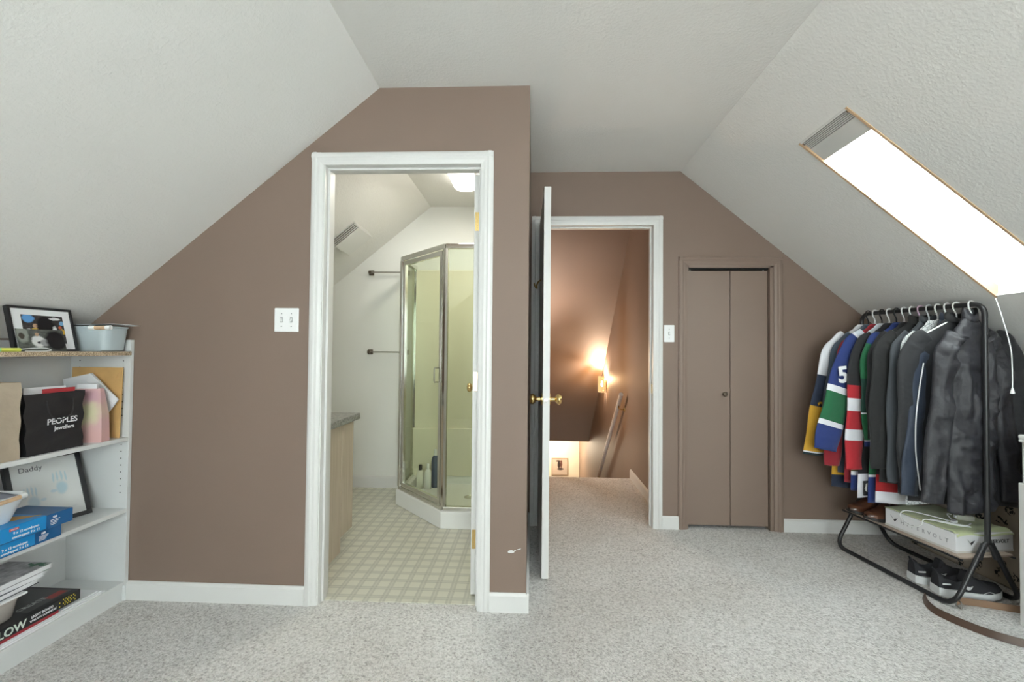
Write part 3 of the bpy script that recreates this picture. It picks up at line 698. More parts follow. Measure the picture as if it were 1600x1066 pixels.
# unseen ceiling lamp, added to light the lower hall, and pictures
lo = thing('added_lamp', 'small round unseen ceiling lamp added to light the lower hall', 'ceiling light', (.35, 8.5, -.30))
MB().lathe([(.09, -.28), (.09, -.30), (.07, -.33), (.01, -.34)], 20, lambda p: (.35+p.x, 8.5+p.y, p.z)).build('lamp_shade', emit('added_lamp_glow', (1, .85, .6, 1), 10), lo, smooth=True)
point('lower_hall_fill', (.35, 8.45, -.50), 30.0, (1, .84, .62), .08)  # fill light of the added lamp
def picture(name, x0, x1, z0, z1, y, label, spots, base_c):
    t = thing(name, label, 'picture', ((x0+x1)/2, y, z0)); f = .018
    for a, b, c_, e in ((x0, x1, z0, z0+f), (x0, x1, z1-f, z1), (x0, x0+f, z0+f, z1-f), (x1-f, x1, z0+f, z1-f)):
        MB().box(a, b, y-.02, y, c_, e).build('frame_side', plain('frame_tan', (.35, .27, .20, 1), .5), t, bevel=.002)
    MB().box(x0+f, x1-f, y-.010, y-.002, z0+f, z1-f).build('print', blotch('print_'+label[:9], base_c, spots, (0, 2), wob=.06), t)
PBK = (.03, .02, .02, 1)
picture('wall_picture', .395, .715, -1.235, -.90, 9.05, 'small tan framed sketch print on the lower hall wall',
        [(.45, .62, .10, .22, PBK), (.60, .66, .07, .26, (.12, .05, .04, 1)), (.55, .34, .22, .07, PBK), (.40, .85, .16, .05, PBK)], (.50, .42, .36, 1))
picture('wall_picture', .10, .345, -.98, -.66, 9.05, 'pale framed print on the lower hall wall behind the open door',
        [(.5, .5, .25, .2, (.20, .15, .12, 1))], (.50, .42, .36, 1))

# ================================================================== BOOKCASE AND ITS CONTENTS
BXF, BXB = -1.885, -2.178; BY0, BY1 = 1.30, 2.1045
bc = thing('bookcase', 'white melamine bookcase with bare chipboard top shelf edge', 'bookcase', (-2.03, 1.70, 0))
TOPZ = 1.215
MB().box(BXB, BXF, BY1-.018, BY1, 0, TOPZ).build('side_panel', 'melamine', bc, bevel=.001)
MB().box(BXB, BXF, BY0, BY0+.018, 0, TOPZ).build('side_panel', 'melamine', bc, bevel=.001)
MB().box(BXB-.004, BXB, BY0, BY1, .02, TOPZ-.01).build('back_panel', 'melamine', bc)
ZS = [1.160, .760, .427, .090]
MB().box(BXB, BXF+.004, BY0+.018, BY1-.018, ZS[0]-.018, ZS[0]).build('shelf', 'chip', bc)
for z in ZS[1:]: MB().box(BXB, BXF-.002, BY0+.018, BY1-.018, z-.018, z).build('shelf', 'melamine', bc, bevel=.001)
MB().box(BXF-.03, BXF-.012, BY0+.018, BY1-.018, 0, ZS[3]-.018).build('plinth', 'melamine', bc)
mb = MB()
for xh in (BXF-.035, BXB+.045):
    for i in range(9):
        for zb0 in (.50, .86): 
            z = zb0+i*.032
            if min(abs(z-s_) for s_ in ZS) > .022 and z < TOPZ-.02: mb.lathe([(.0028, 0), (.0028, .0006)], 8, lambda p, z=z, xh=xh: (xh+p.x, BY1-.018-p.z, z+p.y))
mb.build('peg_holes', 'dark', bc)['kind'] = 'stuff'

# -- top shelf: framed photo leaning back, loose photo, tub with papers
def lean_root(name, label, cat, p0, p1, top, thick_dir=1):
    """root whose local x runs p0->p1 along the base and local y runs up the leaning face"""
    p0 = Vector(p0); p1 = Vector(p1); t = thing(name, label, cat, p0)
    t.rotation_euler = frame_mtx((0, 0, 0), p1-p0, Vector(top)-p0).to_euler(); return t, (p1-p0).length
LG = ZS[0]
def photo(spots, base_c, nm): return blotch(nm, base_c, spots, (0, 1), rough=.25, wob=.10, basevar=.3, soft=.3)
t, wdt = lean_root('framed_photo', 'black framed crowd photo with a wide white mat leaning on the bookcase', 'photo frame', (-1.985, 1.685, LG), (-1.975, 1.925, LG), (-2.032, 1.675, 1.345))
hgt = .186
for a, b, c_, e in ((0, wdt, 0, .010), (0, wdt, hgt-.010, hgt), (0, .010, .010, hgt-.010), (wdt-.010, wdt, .010, hgt-.010)):
    MB().box(a, b, c_, e, -.016, .002).build('frame_side', 'black', t, world=False, bevel=.001)
MB().box(.010, wdt-.010, .010, hgt-.010, -.008, -.003).build('mat_board', 'paper', t, world=False)
WHT = (.75, .75, .75, 1); BLK = (.012, .012, .015, 1)
MB().box(.045, wdt-.040, .034, hgt-.034, -.003, -.0022).build('photo_print', photo([(.16, .88, .14, .14, (.13, .35, .70, 1)), (.3, .62, .06, .08, (.55, .35, .22, 1)), (.28, .48, .10, .06, (.60, .40, .08, 1)), (.12, .42, .07, .08, WHT), (.55, .55, .22, .45, BLK), (.75, .35, .06, .28, WHT), (.80, .9, .14, .05, WHT), (.95, .45, .06, .10, (.65, .40, .06, 1)), (.95, .75, .06, .08, (.2, .4, .65, 1)), (.9, .6, .05, .05, (.5, .12, .06, 1))], (.05, .045, .045, 1), 'crowd_photo'), t, world=False)
t, wdt = lean_root('photo_print', 'loose dark photo print of a figure in a white jersey', 'photo', (-1.965, 1.685, LG), (-1.955, 1.855, LG), (-1.992, 1.675, LG+.09))
MB().box(0, wdt, 0, .092, 0, .0012).build('print', photo([(.12, .75, .12, .35, (.28, .30, .27, 1)), (.10, .68, .06, .14, (.06, .05, .04, 1)), (.42, .45, .14, .26, WHT), (.42, .76, .04, .07, (.45, .30, .2, 1)), (.43, .40, .05, .05, (.05, .05, .06, 1)), (.56, .40, .10, .16, (.35, .35, .36, 1)), (.8, .5, .22, .45, BLK)], (.10, .11, .10, 1), 'figure_photo'), t, world=False)
def tub_rings(cx, cy, hx, hy, z0, z1, tp=.82, wall=.003, n=6):
    rr = lambda s_, z_, d_=0: [(cx+(p[0]-cx), cy+(p[1]-cy), z_) for p in capsule_rect(cx, cy, hx*s_-d_, hy*s_-d_, z_)]
    return [rr(tp*.93, z0), rr(tp, z0+.006), rr(1, z1-.008), rr(1.03, z1-.006), rr(1.03, z1), rr(1, z1, wall), rr(tp, z0+.009, wall)]
def capsule_rect(cx, cy, hx, hy, z, n=5, rf=.35):
    r_ = []; rr = min(hx, hy)*rf*1.6
    for q, (sx, sy) in enumerate(((1, 1), (-1, 1), (-1, -1), (1, -1))):
        for i in range(n+1):
            th = PI/2*(q+i/n); r_.append((cx+sx*(hx-rr)+rr*math.cos(th), cy+sy*(hy-rr)+rr*math.sin(th), z))
    return r_
tb = thing('storage_tub', 'pale grey-blue plastic tub with wooden handle on the bookcase top', 'tub', (-1.975, 2.005, LG))
M['tub_blue'] = plain('grey_blue_plastic', (.46, .53, .56, 1), .35)
MB().rings(tub_rings(-2.000, 2.015, .122, .066, LG, LG+.112, .90), uv=False).build('tub_body', 'tub_blue', tb, smooth=True)
MB().tube([(-1.935, 1.938, LG+.104), (-1.865, 1.945, LG+.106)], .0085, 12).build('handle_grip', 'wood', tb, smooth=True)
for a, b in (((-1.942, 1.938, LG+.104), (-1.918, 1.940, LG+.1046)), ((-1.872, 1.944, LG+.1056), (-1.852, 1.946, LG+.106))): MB().tube([a, b], .0100, 12).build('handle_cap', 'white_plastic', tb, smooth=True)
def sheet(name, label, cat, x0, x1, y0, y1, z, ang, mat, amp=.004, seed=0, group=None, tilt=0.0):
    t_ = thing(name, label, cat, ((x0+x1)/2, (y0+y1)/2, z), (0, tilt, ang), group); w_, h_ = (x1-x0)/2, (y1-y0)/2
    MB().grid(lambda u_, v_: ((u_-.5)*2*w_, (v_-.5)*2*h_, amp*math.sin(u_*5+seed)*math.cos(v_*4+seed*2)+amp), 8, 8).build('sheet', mat, t_, world=False, smooth='all', thick=.0012); return t_
sheet('loose_papers', 'dog-eared white papers piled on the grey-blue tub', 'paper', -2.02, -1.83, 1.955, 2.075, LG+.117, .05, 'paper', .004, 1)
sheet('loose_papers', 'dark grey folder sheet lying over the grey-blue tub', 'paper', -2.085, -1.93, 1.95, 2.08, LG+.113, -.05, plain('folder_grey', (.12, .13, .14, 1), .6), .002, 2)
# highlighter-coloured strip and white cable
hl = thing('highlighter', 'yellow-green highlighter lying on the bookcase top', 'pen', (-1.90, 1.58, LG))
MB().tube([(-1.895, 1.46, LG+.007), (-1.895, 1.625, LG+.007)], .007, 10).build('barrel', plain('highlighter_yellow', (.72, .78, .12, 1), .4), hl, smooth=True)
MB().tube([(-1.895, 1.46, LG+.007), (-1.895, 1.56, LG+.007)], .0078, 10).build('pen_cap', plain('highlighter_green', (.35, .70, .28, 1), .4), hl, smooth=True)
cb = MB().tube(smooth_path([(-1.92, 1.42, LG+.003), (-1.915, 1.57, LG+.003), (-1.90, 1.66, LG+.012), (-1.895, 1.71, LG+.014), (-1.893, 1.735, LG+.006), (-1.90, 1.715, LG+.002), (-1.915, 1.66, LG+.002)], 8), .0016, 6).build('white_cable', 'white_plastic', smooth=True)
tag(cb, 'thin white cable looping on the bookcase top', 'cable')

# -- second shelf
ZK = ZS[1]
def crumple(z0, z1, amp, sd): return lambda p: p
def paper_bag(name, label, x0, x1, y0, y1, z0, z1, mat, taper=.0, amp=.004, sd=0, open_top=True, lean=0.0):
    t_ = thing(name, label, 'bag', ((x0+x1)/2, (y0+y1)/2, z0)); rows = []; nr = 12; cx, cy = (x0+x1)/2, (y0+y1)/2
    def ring(f, d_=0):
        r_ = []; z = z0+(z1-z0)*f; hx = (x1-x0)/2*(1-taper*f)-d_; hy = (y1-y0)/2*(1+.03*f)-d_; k_ = 6
        pts = [(-1+2*i/k_, -1) for i in range(k_)]+[(1, -1+2*i/k_) for i in range(k_)]+[(1-2*i/k_, 1) for i in range(k_)]+[(-1, 1-2*i/k_) for i in range(k_)]
        for (a, b) in pts:
            w_ = amp*math.sin(a*5+f*9+sd)*math.cos(b*4-f*7+sd*1.7)*min(1, f*4)
            pinch = 1-.10*f*(1-abs(b))*(abs(a) == 1)
            r_.append((cx+lean*f+(a*hx*pinch+w_), cy+b*hy+w_*(abs(b) == 1), z))
        return r_
    rows = [ring(i/nr) for i in range(nr+1)]+[ring(1, .002), ring(.75, .003), ring(.45, .003)]
    MB().rings(rows, uv=True).build('bag_body', mat, t_, smooth=True); return t_
M['kraft'] = plain('kraft_paper', (.43, .35, .265, 1), .8, bscale=25, bstr=.3, bdist=.01, var=.12, vscale=9)
M['blackbag'] = plain('black_gloss_paper', (.016, .017, .020, 1), .30, bscale=9, bstr=.35, bdist=.02, coat=.3)
kb = paper_bag('paper_bag', 'plain brown kraft paper bag on the bookcase', -2.05, -1.90, 1.46, 1.640, ZK, 1.045, 'kraft', .12, .003, 1)
bb = paper_bag('gift_bag', 'glossy black shop bag with white lettering on the bookcase', -2.03, -1.908, 1.668, 1.890, ZK, .995, 'blackbag', .10, .005, 3)
for xx in (-1.906, -2.03):
    MB().tube(smooth_path([(xx, 1.735, .965), (xx+.003, 1.74, .93), (xx+.006, 1.755, .90), (xx+.004, 1.79, .885), (xx+.006, 1.83, .91), (xx, 1.84, .965)], 6), .0022, 6).build('cord_handle', 'black', bb, smooth=True)
MB().box(-1.955, -1.951, 1.69, 1.85, .80, 1.018).build('tissue_sheet', 'paper', bb); MB().box(-1.943, -1.939, 1.75, 1.878, .80, 1.010).build('tissue_sheet', plain('red_card', (.55, .05, .06, 1), .5), bb)
rd = lambda x, y, z: frame_mtx((x, y, z), (0, 1, 0), (0, 0, 1))       # text readable from the room side (+x)
text('PEOPLES', .032, 'paper', bb, rd(-1.9065, 1.800, .880), bold=.0006); text('Jewellers', .022, 'paper', bb, rd(-1.9065, 1.808, .852), bold=.0004)
MB().box(-2.14, -2.07, 1.62, 1.70, ZK, 1.03).build('dark_box', 'black'); tag(bpy.data.objects['dark_box'], 'narrow black box behind the glossy black bag', 'box')
pk = blotch('pink_watercolour', (.68, .42, .42, 1), [(.4, .55, .5, .25, (.70, .66, .42, 1)), (.35, .85, .5, .12, (.62, .36, .42, 1)), (.6, .1, .5, .2, (.70, .42, .40, 1))], (0, 2), soft=.8, wob=.2, rough=.5)
pb_ = thing('gift_bag', 'small pink and yellow watercolour gift bag on the bookcase', 'bag', (-1.96, 1.965, ZK), (0, 0, math.radians(14)))
MB().rings([[(-.066*s_, -.028*t_, z), (.066*s_, -.028*t_, z), (.066*s_, .028*t_, z), (-.066*s_, .028*t_, z)] for s_, t_, z in ((1, 1, 0), (.95, .9, .12), (.72, .45, .235), (.70, .42, .235), (.9, .8, .1))], uv=False).build('bag_body', pk, pb_, world=False)
MB().box(-.045, .03, -.006, .004, .10, .255).build('tissue_sheet', 'paper', pb_, world=False)
M['manila'] = plain('manila_paper', (.62, .38, .15, 1), .6, var=.10, vscale=12, bscale=14, bstr=.2, bdist=.01)
me_ = thing('manila_envelope', 'large golden manila envelope leaning on the bookcase side', 'envelope', (-2.03, 2.06, ZK), (-.035, 0, 0))
MB().box(-.120, .125, -.004, .002, .0, .325).build('envelope_body', 'manila', me_, world=False, bevel=.001)
MB().prism([(-.118, .325), (.123, .325), (.100, .272), (-.095, .272)], lambda p, q, t_: (p, t_, q), -.0058, -.0042).build('flap', 'manila', me_, world=False)
pw = thing('folded_letter', 'white folded letter standing tilted before the manila envelope', 'paper', (-2.00, 2.035, ZK), (0, 0, 0))
MB().prism([(-.160, .27), (-.02, .30), (.11, .18), (.04, .09), (-.07, .02), (-.13, .06)], lambda p, q, t_: (p, t_, q), 0, .002).build('sheet', 'paper', pw, world=False)
MB().prism([(-.02, .302), (.118, .182), (.095, .160), (-.035, .262)], lambda p, q, t_: (p, t_, q), -.014, -.008).build('folded_edge', 'paper', pw, world=False, bevel=.003)

# -- third shelf
Z3 = ZS[2]
hb = blotch('handprint_paper', (.70, .71, .70, 1), [(.26, .33, .085, .10, (.50, .60, .66, 1))]+[(.15+.055*i, .50+.02*(1.5-abs(i-1.5)), .016, .075, (.52, .62, .68, 1)) for i in range(4)]
            +[(.40, .35, .045, .025, (.54, .63, .68, 1)), (.70, .48, .085, .10, (.48, .62, .68, 1))]+[(.60+.062*i, .66+.02*(1.5-abs(i-1.5)), .016, .08, (.50, .63, .68, 1)) for i in range(4)]
            +[(.57, .45, .05, .025, (.52, .62, .68, 1)), (.55, .13, .30, .006, (.42, .44, .46, 1)), (.58, .10, .20, .005, (.46, .48, .5, 1))], (0, 1), rough=.3, soft=.5, wob=.03)
t, wdt = lean_root('framed_handprint', 'black framed pale blue handprint keepsake leaning in the bookcase', 'photo frame', (-2.062, 1.772, Z3), (-1.990, 2.025, Z3), (-2.170, 1.790, .700))
hgt = .30
for a, b, c_, e in ((0, wdt, 0, .018), (0, wdt, hgt-.018, hgt), (0, .018, .018, hgt-.018), (wdt-.018, wdt, .018, hgt-.018)):
    MB().box(a, b, c_, e, -.02, .002).build('frame_side', 'black', t, world=False, bevel=.001)
MB().box(.018, wdt-.018, .018, hgt-.018, -.010, -.004).build('handprint_sheet', hb, t, world=False)
text('Daddy', .030, plain('pencil_grey', (.18, .18, .19, 1), .8), t, frame_mtx((.085, hgt-.052, -.0035), (1, .02, 0), (0, 1, 0)), world=False)
M['boxblue'] = blotch('blue_box_print', (.010, .26, .62, 1), [], rough=.35); M['boxdark'] = plain('dark_blue_box', (.014, .11, .29, 1), .35); M['redlabel'] = plain('red_label', (.65, .06, .04, 1), .4)
def env_box(label, y0, y1, x1, z0, z1, grp, ang):
    cx, cy = x1-.12, (y0+y1)/2
    t_ = thing('envelope_box', label, 'box', (cx, cy, z0), (0, 0, ang), grp); hy = (y1-y0)/2; h = z1-z0
    MB().box(-.082, .12, -hy, hy, 0, h-.003).build('box_body', 'boxdark', t_, world=False, bevel=.0015)
    MB().box(-.080, .1212, -hy+.001, hy-.10, .004, h).build('box_sleeve', 'boxblue', t_, world=False, bevel=.002)
    rr = lambda y, z: frame_mtx((.1218, y, z), (0, 1, 0), (0, 0, 1))
    text('9 x 12 envelopes', .0125, 'paper', t_, rr(-.02, h*.52), world=False, bold=.0002); text('enveloppes 9 x 12', .0125, 'paper', t_, rr(-.02, h*.25), world=False, bold=.0002)
    text('100', .011, 'paper', t_, frame_mtx((.1205, hy-.07, h*.70), (0, 1, 0), (0, 0, 1)), world=False, bold=.0004)
    for k_ in range(4): MB().box(.1200, .1204, hy-.085, hy-.05-.004*k_, h*(.50-.10*k_), h*(.50-.10*k_)+.002).build('print_line', 'paper', t_, world=False)
    return t_
e1 = env_box('lower blue box of envelopes hanging over the bookcase shelf', 1.475, 1.775, -1.872, Z3, Z3+.050, 'blue envelope boxes', .02)
e2 = env_box('upper blue box of envelopes with a red label and orange picture', 1.505, 1.805, -1.858, Z3+.0505, Z3+.106, 'blue envelope boxes', -.02)
MB().box(.1212, .1222, -.075, -.045, .039, .048).build('red_label', 'redlabel', e2, world=False); text('STAPLES', .0065, 'paper', e2, frame_mtx((.1225, -.06, .0435), (0, 1, 0), (0, 0, 1)), world=False)
MB().prism([(-.07, -.10), (.06, -.02), (.10, .05), (.02, .02), (-.06, .0)], xy, .0555, .0562).build('orange_print', plain('orange_print', (.55, .28, .05, 1), .4), e2, world=False)
bk = thing('small_basket', 'white plastic caddy with a wooden handle and green label on the blue boxes', 'basket', (-1.965, 1.575, Z3+.107))
MB().rings(tub_rings(-1.965, 1.575, .085, .095, Z3+.1065, Z3+.205, .68), uv=False).build('tub_body', 'white_plastic', bk, smooth=True)
MB().tube([(-1.878, 1.52, Z3+.192), (-1.882, 1.632, Z3+.198)], .0085, 12).build('handle_grip', 'wood', bk, smooth=True)
MB().tube([(-1.882, 1.628, Z3+.198), (-1.8825, 1.648, Z3+.199)], .0102, 12).build('handle_cap', 'white_plastic', bk, smooth=True)
MB().box(-1.8995, -1.8965, 1.55, 1.625, Z3+.150, Z3+.160).build('green_label', plain('green_label', (.10, .38, .10, 1), .5), bk)
sheet('folded_cloth', 'grey cloth lying in the white caddy', 'cloth', -2.03, -1.91, 1.50, 1.65, Z3+.196, .1, plain('grey_cloth', (.33, .34, .40, 1), .9), .006, 3)

# -- bottom shelf
Z4 = ZS[3]
for i in range(3):
    o = MB().box(-2.14+.004*i, -1.893-.006*i, 1.40, 1.995-.012*i, Z4+.0055*i+.0003, Z4+.0055*i+.0052).build('paper_stack', 'paper'); 
    tag(o, ('flat white paper lying on the bookcase bottom shelf', 'flat white paper between two others on the bottom shelf', 'flat white paper directly under the thin red box')[i], 'paper', 'white paper under the game box')
ZP = Z4+.0170
rb = MB().box(-2.13, -1.900, 1.42, 1.80, ZP, ZP+.012).build('thin_red_box', plain('dark_red_card', (.36, .03, .04, 1), .4), bevel=.001); tag(rb, 'thin dark red box under the black game box', 'box')
ZG = ZP+.0125
gb = thing('game_box', 'black drawing board game box with white lettering and yellow dots', 'box', (-2.01, 1.70, ZG))
MB().box(-2.125, -1.897, 1.48, 1.885, ZG, ZG+.040).build('box_body', plain('black_card', (.012, .012, .014, 1), .35), gb, bevel=.001)
MB().box(-2.10, -1.92, 1.70, 1.87, ZG+.0402, ZG+.0408).build('top_print', plain('grey_print', (.06, .06, .065, 1), .4), gb)
text('GLOW', .040, plain('glow_white', (.70, .80, .72, 1), .5), gb, rd(-1.8965, 1.615, ZG+.018), bold=.001, align='CENTER')
text('LIGHT BOARD', .0125, 'paper', gb, rd(-1.8965, 1.735, ZG+.027), bold=.0002); text('TABLEAU LUMINEUX', .0105, 'paper', gb, rd(-1.8965, 1.738, ZG+.013), bold=.0002)
M['yel'] = plain('yellow_dot', (.75, .62, .05, 1), .5)
for i in range(7):
    for j in range(4):
        if (i+j) % 2 == 0 or i in (2, 3, 4): MB().lathe([(.0026, 0), (.0026, .0004)], 8, lambda p, i=i, j=j: (-1.897+p.z, 1.80+i*.0105+(j % 2)*.004+p.x, ZG+.009+j*.0075+p.y)).build('yellow_dot', 'yel', gb)
MB().box(-1.965, -1.93, 1.80, 1.865, ZG+.0408, ZG+.0412).build('red_print', plain('dull_red', (.35, .06, .05, 1), .5), gb)
text('CREATE', .03, plain('grey_letter', (.35, .38, .36, 1), .5), gb, frame_mtx((-1.965, 1.755, ZG+.0413), (0, 1, 0), (-1, 0, 0)))
ZB = ZG+.0415
pbn = thing('clear_bin', 'clear plastic bin holding beige things on the game box', 'bin', (-2.0, 1.60, ZB))
M['frost'] = plain('frosted_plastic', (.45, .41, .38, 1), .25)
MB().rings(tub_rings(-2.01, 1.59, .085, .105, ZB, ZB+.075, .9), uv=False).build('bin_body', 'frost', pbn, smooth=True)
MB().box(-2.10, -1.92, 1.48, 1.70, ZB+.0755, ZB+.083).build('bin_lid', 'white_plastic', pbn, bevel=.002)
zz = ZB+.084
def book(label, x0, x1, y0, y1, h, cover, ang):
    global zz
    t_ = thing('book', label, 'book', ((x0+x1)/2, (y0+y1)/2, zz), (0, 0, ang), 'books in the bookcase'); hx, hy = (x1-x0)/2, (y1-y0)/2
    MB().box(-hx+.004, hx-.003, -hy, hy-.004, .002, h-.002).build('pages', 'paper', t_, world=False)
    MB().box(-hx, hx, -hy, hy, 0, .002).build('cover', cover, t_, world=False); MB().box(-hx, hx, -hy, hy, h-.002, h).build('cover', cover, t_, world=False)
    MB().box(-hx, -hx+.003, -hy, hy, .002, h-.002).build('spine', cover, t_, world=False)
    zz += h+.0006
book('white book with a dark cover on the clear bin', -2.10, -1.935, 1.50, 1.755, .020, plain('slate_cover', (.05, .055, .08, 1), .5), .06)
book('thick white paperback lying on the dark-covered book', -2.10, -1.94, 1.50, 1.775, .018, 'paper', -.03)
book('grey sketch-covered book on top of the bookcase pile', -2.11, -1.93, 1.51, 1.80, .022, blotch('sketch_cover', (.40, .39, .41, 1), [(.8, .93, .25, .06, (.06, .16, .10, 1)), (.3, .5, .2, .12, (.20, .19, .21, 1)), (.6, .3, .2, .15, (.28, .27, .30, 1))], (0, 1), wob=.3, basevar=.3), .04)

# ================================================================== CLOTHES RACK
RA = math.radians(8.5); RN = Vector((1.965, 2.25, 0)); RL, RW = .68, .36; BZ = 1.425; AZ = .292
rk = thing('clothes_rack', 'black tubular clothes rack with a shoe tray under the slope', 'clothes rack', RN, (0, 0, RA))
def rr_(pts, r=.03, n=5):
    """round the corners of a polyline"""
    pts = [Vector(p) for p in pts]; out = [pts[0]]
    for i in range(1, len(pts)-1):
        a, b, c_ = pts[i-1], pts[i], pts[i+1]; d1 = (a-b).normalized(); d2 = (c_-b).normalized(); q = min(r, (a-b).length*.45, (c_-b).length*.45)
        for k_ in range(n+1):
            t_ = k_/n; out.append((b+d1*q)*(1-t_)**2+b*2*t_*(1-t_)+(b+d2*q)*t_**2)
    out.append(pts[-1]); return out
tr = .0115
hw_ = RW/2
pth = lambda x: rr_([(hw_+(x-hw_)*.10, 0, AZ), (x, 0, tr), (x, RL, tr), (hw_+(x-hw_)*.10, RL, AZ)], .06)
MB().tube(rr_([(hw_*.9, 0, AZ-.008), (hw_-.04*0-.02, 0, AZ), (0, 0, tr), (0, RL, tr), (hw_-.02, RL, AZ), (hw_*.9, RL, AZ-.008)][1:-1], .07), tr, 10).build('base_loop', 'black', rk, world=False, smooth=True)
MB().tube(rr_([(hw_+.02, 0, AZ), (RW, 0, tr), (RW, RL, tr), (hw_+.02, RL, AZ)], .07), tr, 10).build('base_loop', 'black', rk, world=False, smooth=True)
for y in (0, RL): MB().tube(smooth_path([(hw_-.045, y, AZ-.07), (hw_-.03, y, AZ-.030), (hw_-.015, y, AZ-.004), (hw_, y, AZ+.004), (hw_+.015, y, AZ-.004), (hw_+.03, y, AZ-.030), (hw_+.045, y, AZ-.07)], 4), tr, 10).build('apex_bend', 'black', rk, world=False, smooth=True)
MB().tube(rr_([(hw_, 0, AZ), (hw_, 0, BZ), (hw_, RL, BZ), (hw_, RL, AZ)], .06, 8), tr, 12).build('hanging_bar', 'black', rk, world=False, smooth=True)
TZ = .232
MB().box(.05, RW-.03, .012, RL-.012, TZ-.008, TZ).build('tray_board', plain('tray_board', (.45, .36, .29, 1), .6, var=.15), rk, world=False)
for x in (.045, RW-.035): MB().tube([(x, 0, TZ-.011), (x, RL, TZ-.011)], .005, 8).build('tray_rail', 'black', rk, world=False, smooth=True)

RM = wm(rk)
def rl(x, y, z): return RM @ Vector((x, y, z))

# ---- hangers
def hanger(Y, yaw, mat, label, wd=1.0):
    t_ = thing('clothes_hanger', label, 'hanger', rl(hw_, Y, BZ), (0, 0, RA+yaw), 'hangers on the rack')
    rb = .0165; hk_ = [(.017*math.cos(a), 0, .0005+.017*math.sin(a)) for a in [math.radians(q) for q in range(-40, 191, 15)]]
    hk_ += [(-.015, 0, -.016), (-.006, 0, -.032), (0, 0, -.046), (0, 0, -.066)]
    MB().tube(hk_, .0036, 8).build('hook', mat, t_, world=False, smooth=True)
    arm = rr_([(0, 0, -.064), (-.05, 0, -.082), (-.185, 0, -.150), (-.19, 0, -.158), (-.17, 0, -.164), (.17, 0, -.164), (.19, 0, -.158), (.185, 0, -.150), (.05, 0, -.082), (0, 0, -.064)], .02, 3)
    MB().tube([Vector((p.x*wd, p.y, p.z)) for p in arm], .0042, 8).build('arms', mat, t_, world=False, smooth=True); return t_

# ---- garments
def interp(tab, z):
    if z >= tab[0][0]: return tab[0][1]
    for (a, va), (b, vb) in zip(tab, tab[1:]):
        if b <= z <= a:
            t_ = (a-z)/(a-b); t_ = t_*t_*(3-2*t_); return va+(vb-va)*t_
    return tab[-1][1]
def make_creases(sd, n, x0, x1, z0, z1, tilt, spread, ln, wd):
    rg = random.Random(int(sd*1000)+n); out = []
    for _ in range(n):
        th = math.radians(rg.gauss(tilt, spread)); out.append((rg.uniform(x0, x1), rg.uniform(z0, z1), math.cos(th), math.sin(th), rg.uniform(.5, 1.2)*ln, rg.uniform(.6, 1.4)*wd, rg.uniform(.4, 1.0)))
    def f(x, z):
        v_ = 0
        for cx, cz, ux, uz, l_, w_, a_ in out:
            dx_, dz_ = x-cx, z-cz; al = (dx_*ux+dz_*uz)/l_; pe = (-dx_*uz+dz_*ux)/w_
            if abs(al) < 1 and abs(pe) < 3: v_ += a_*math.exp(-pe*pe)*(1-al*al)**1.5
        return min(v_, 1.6)
    return f
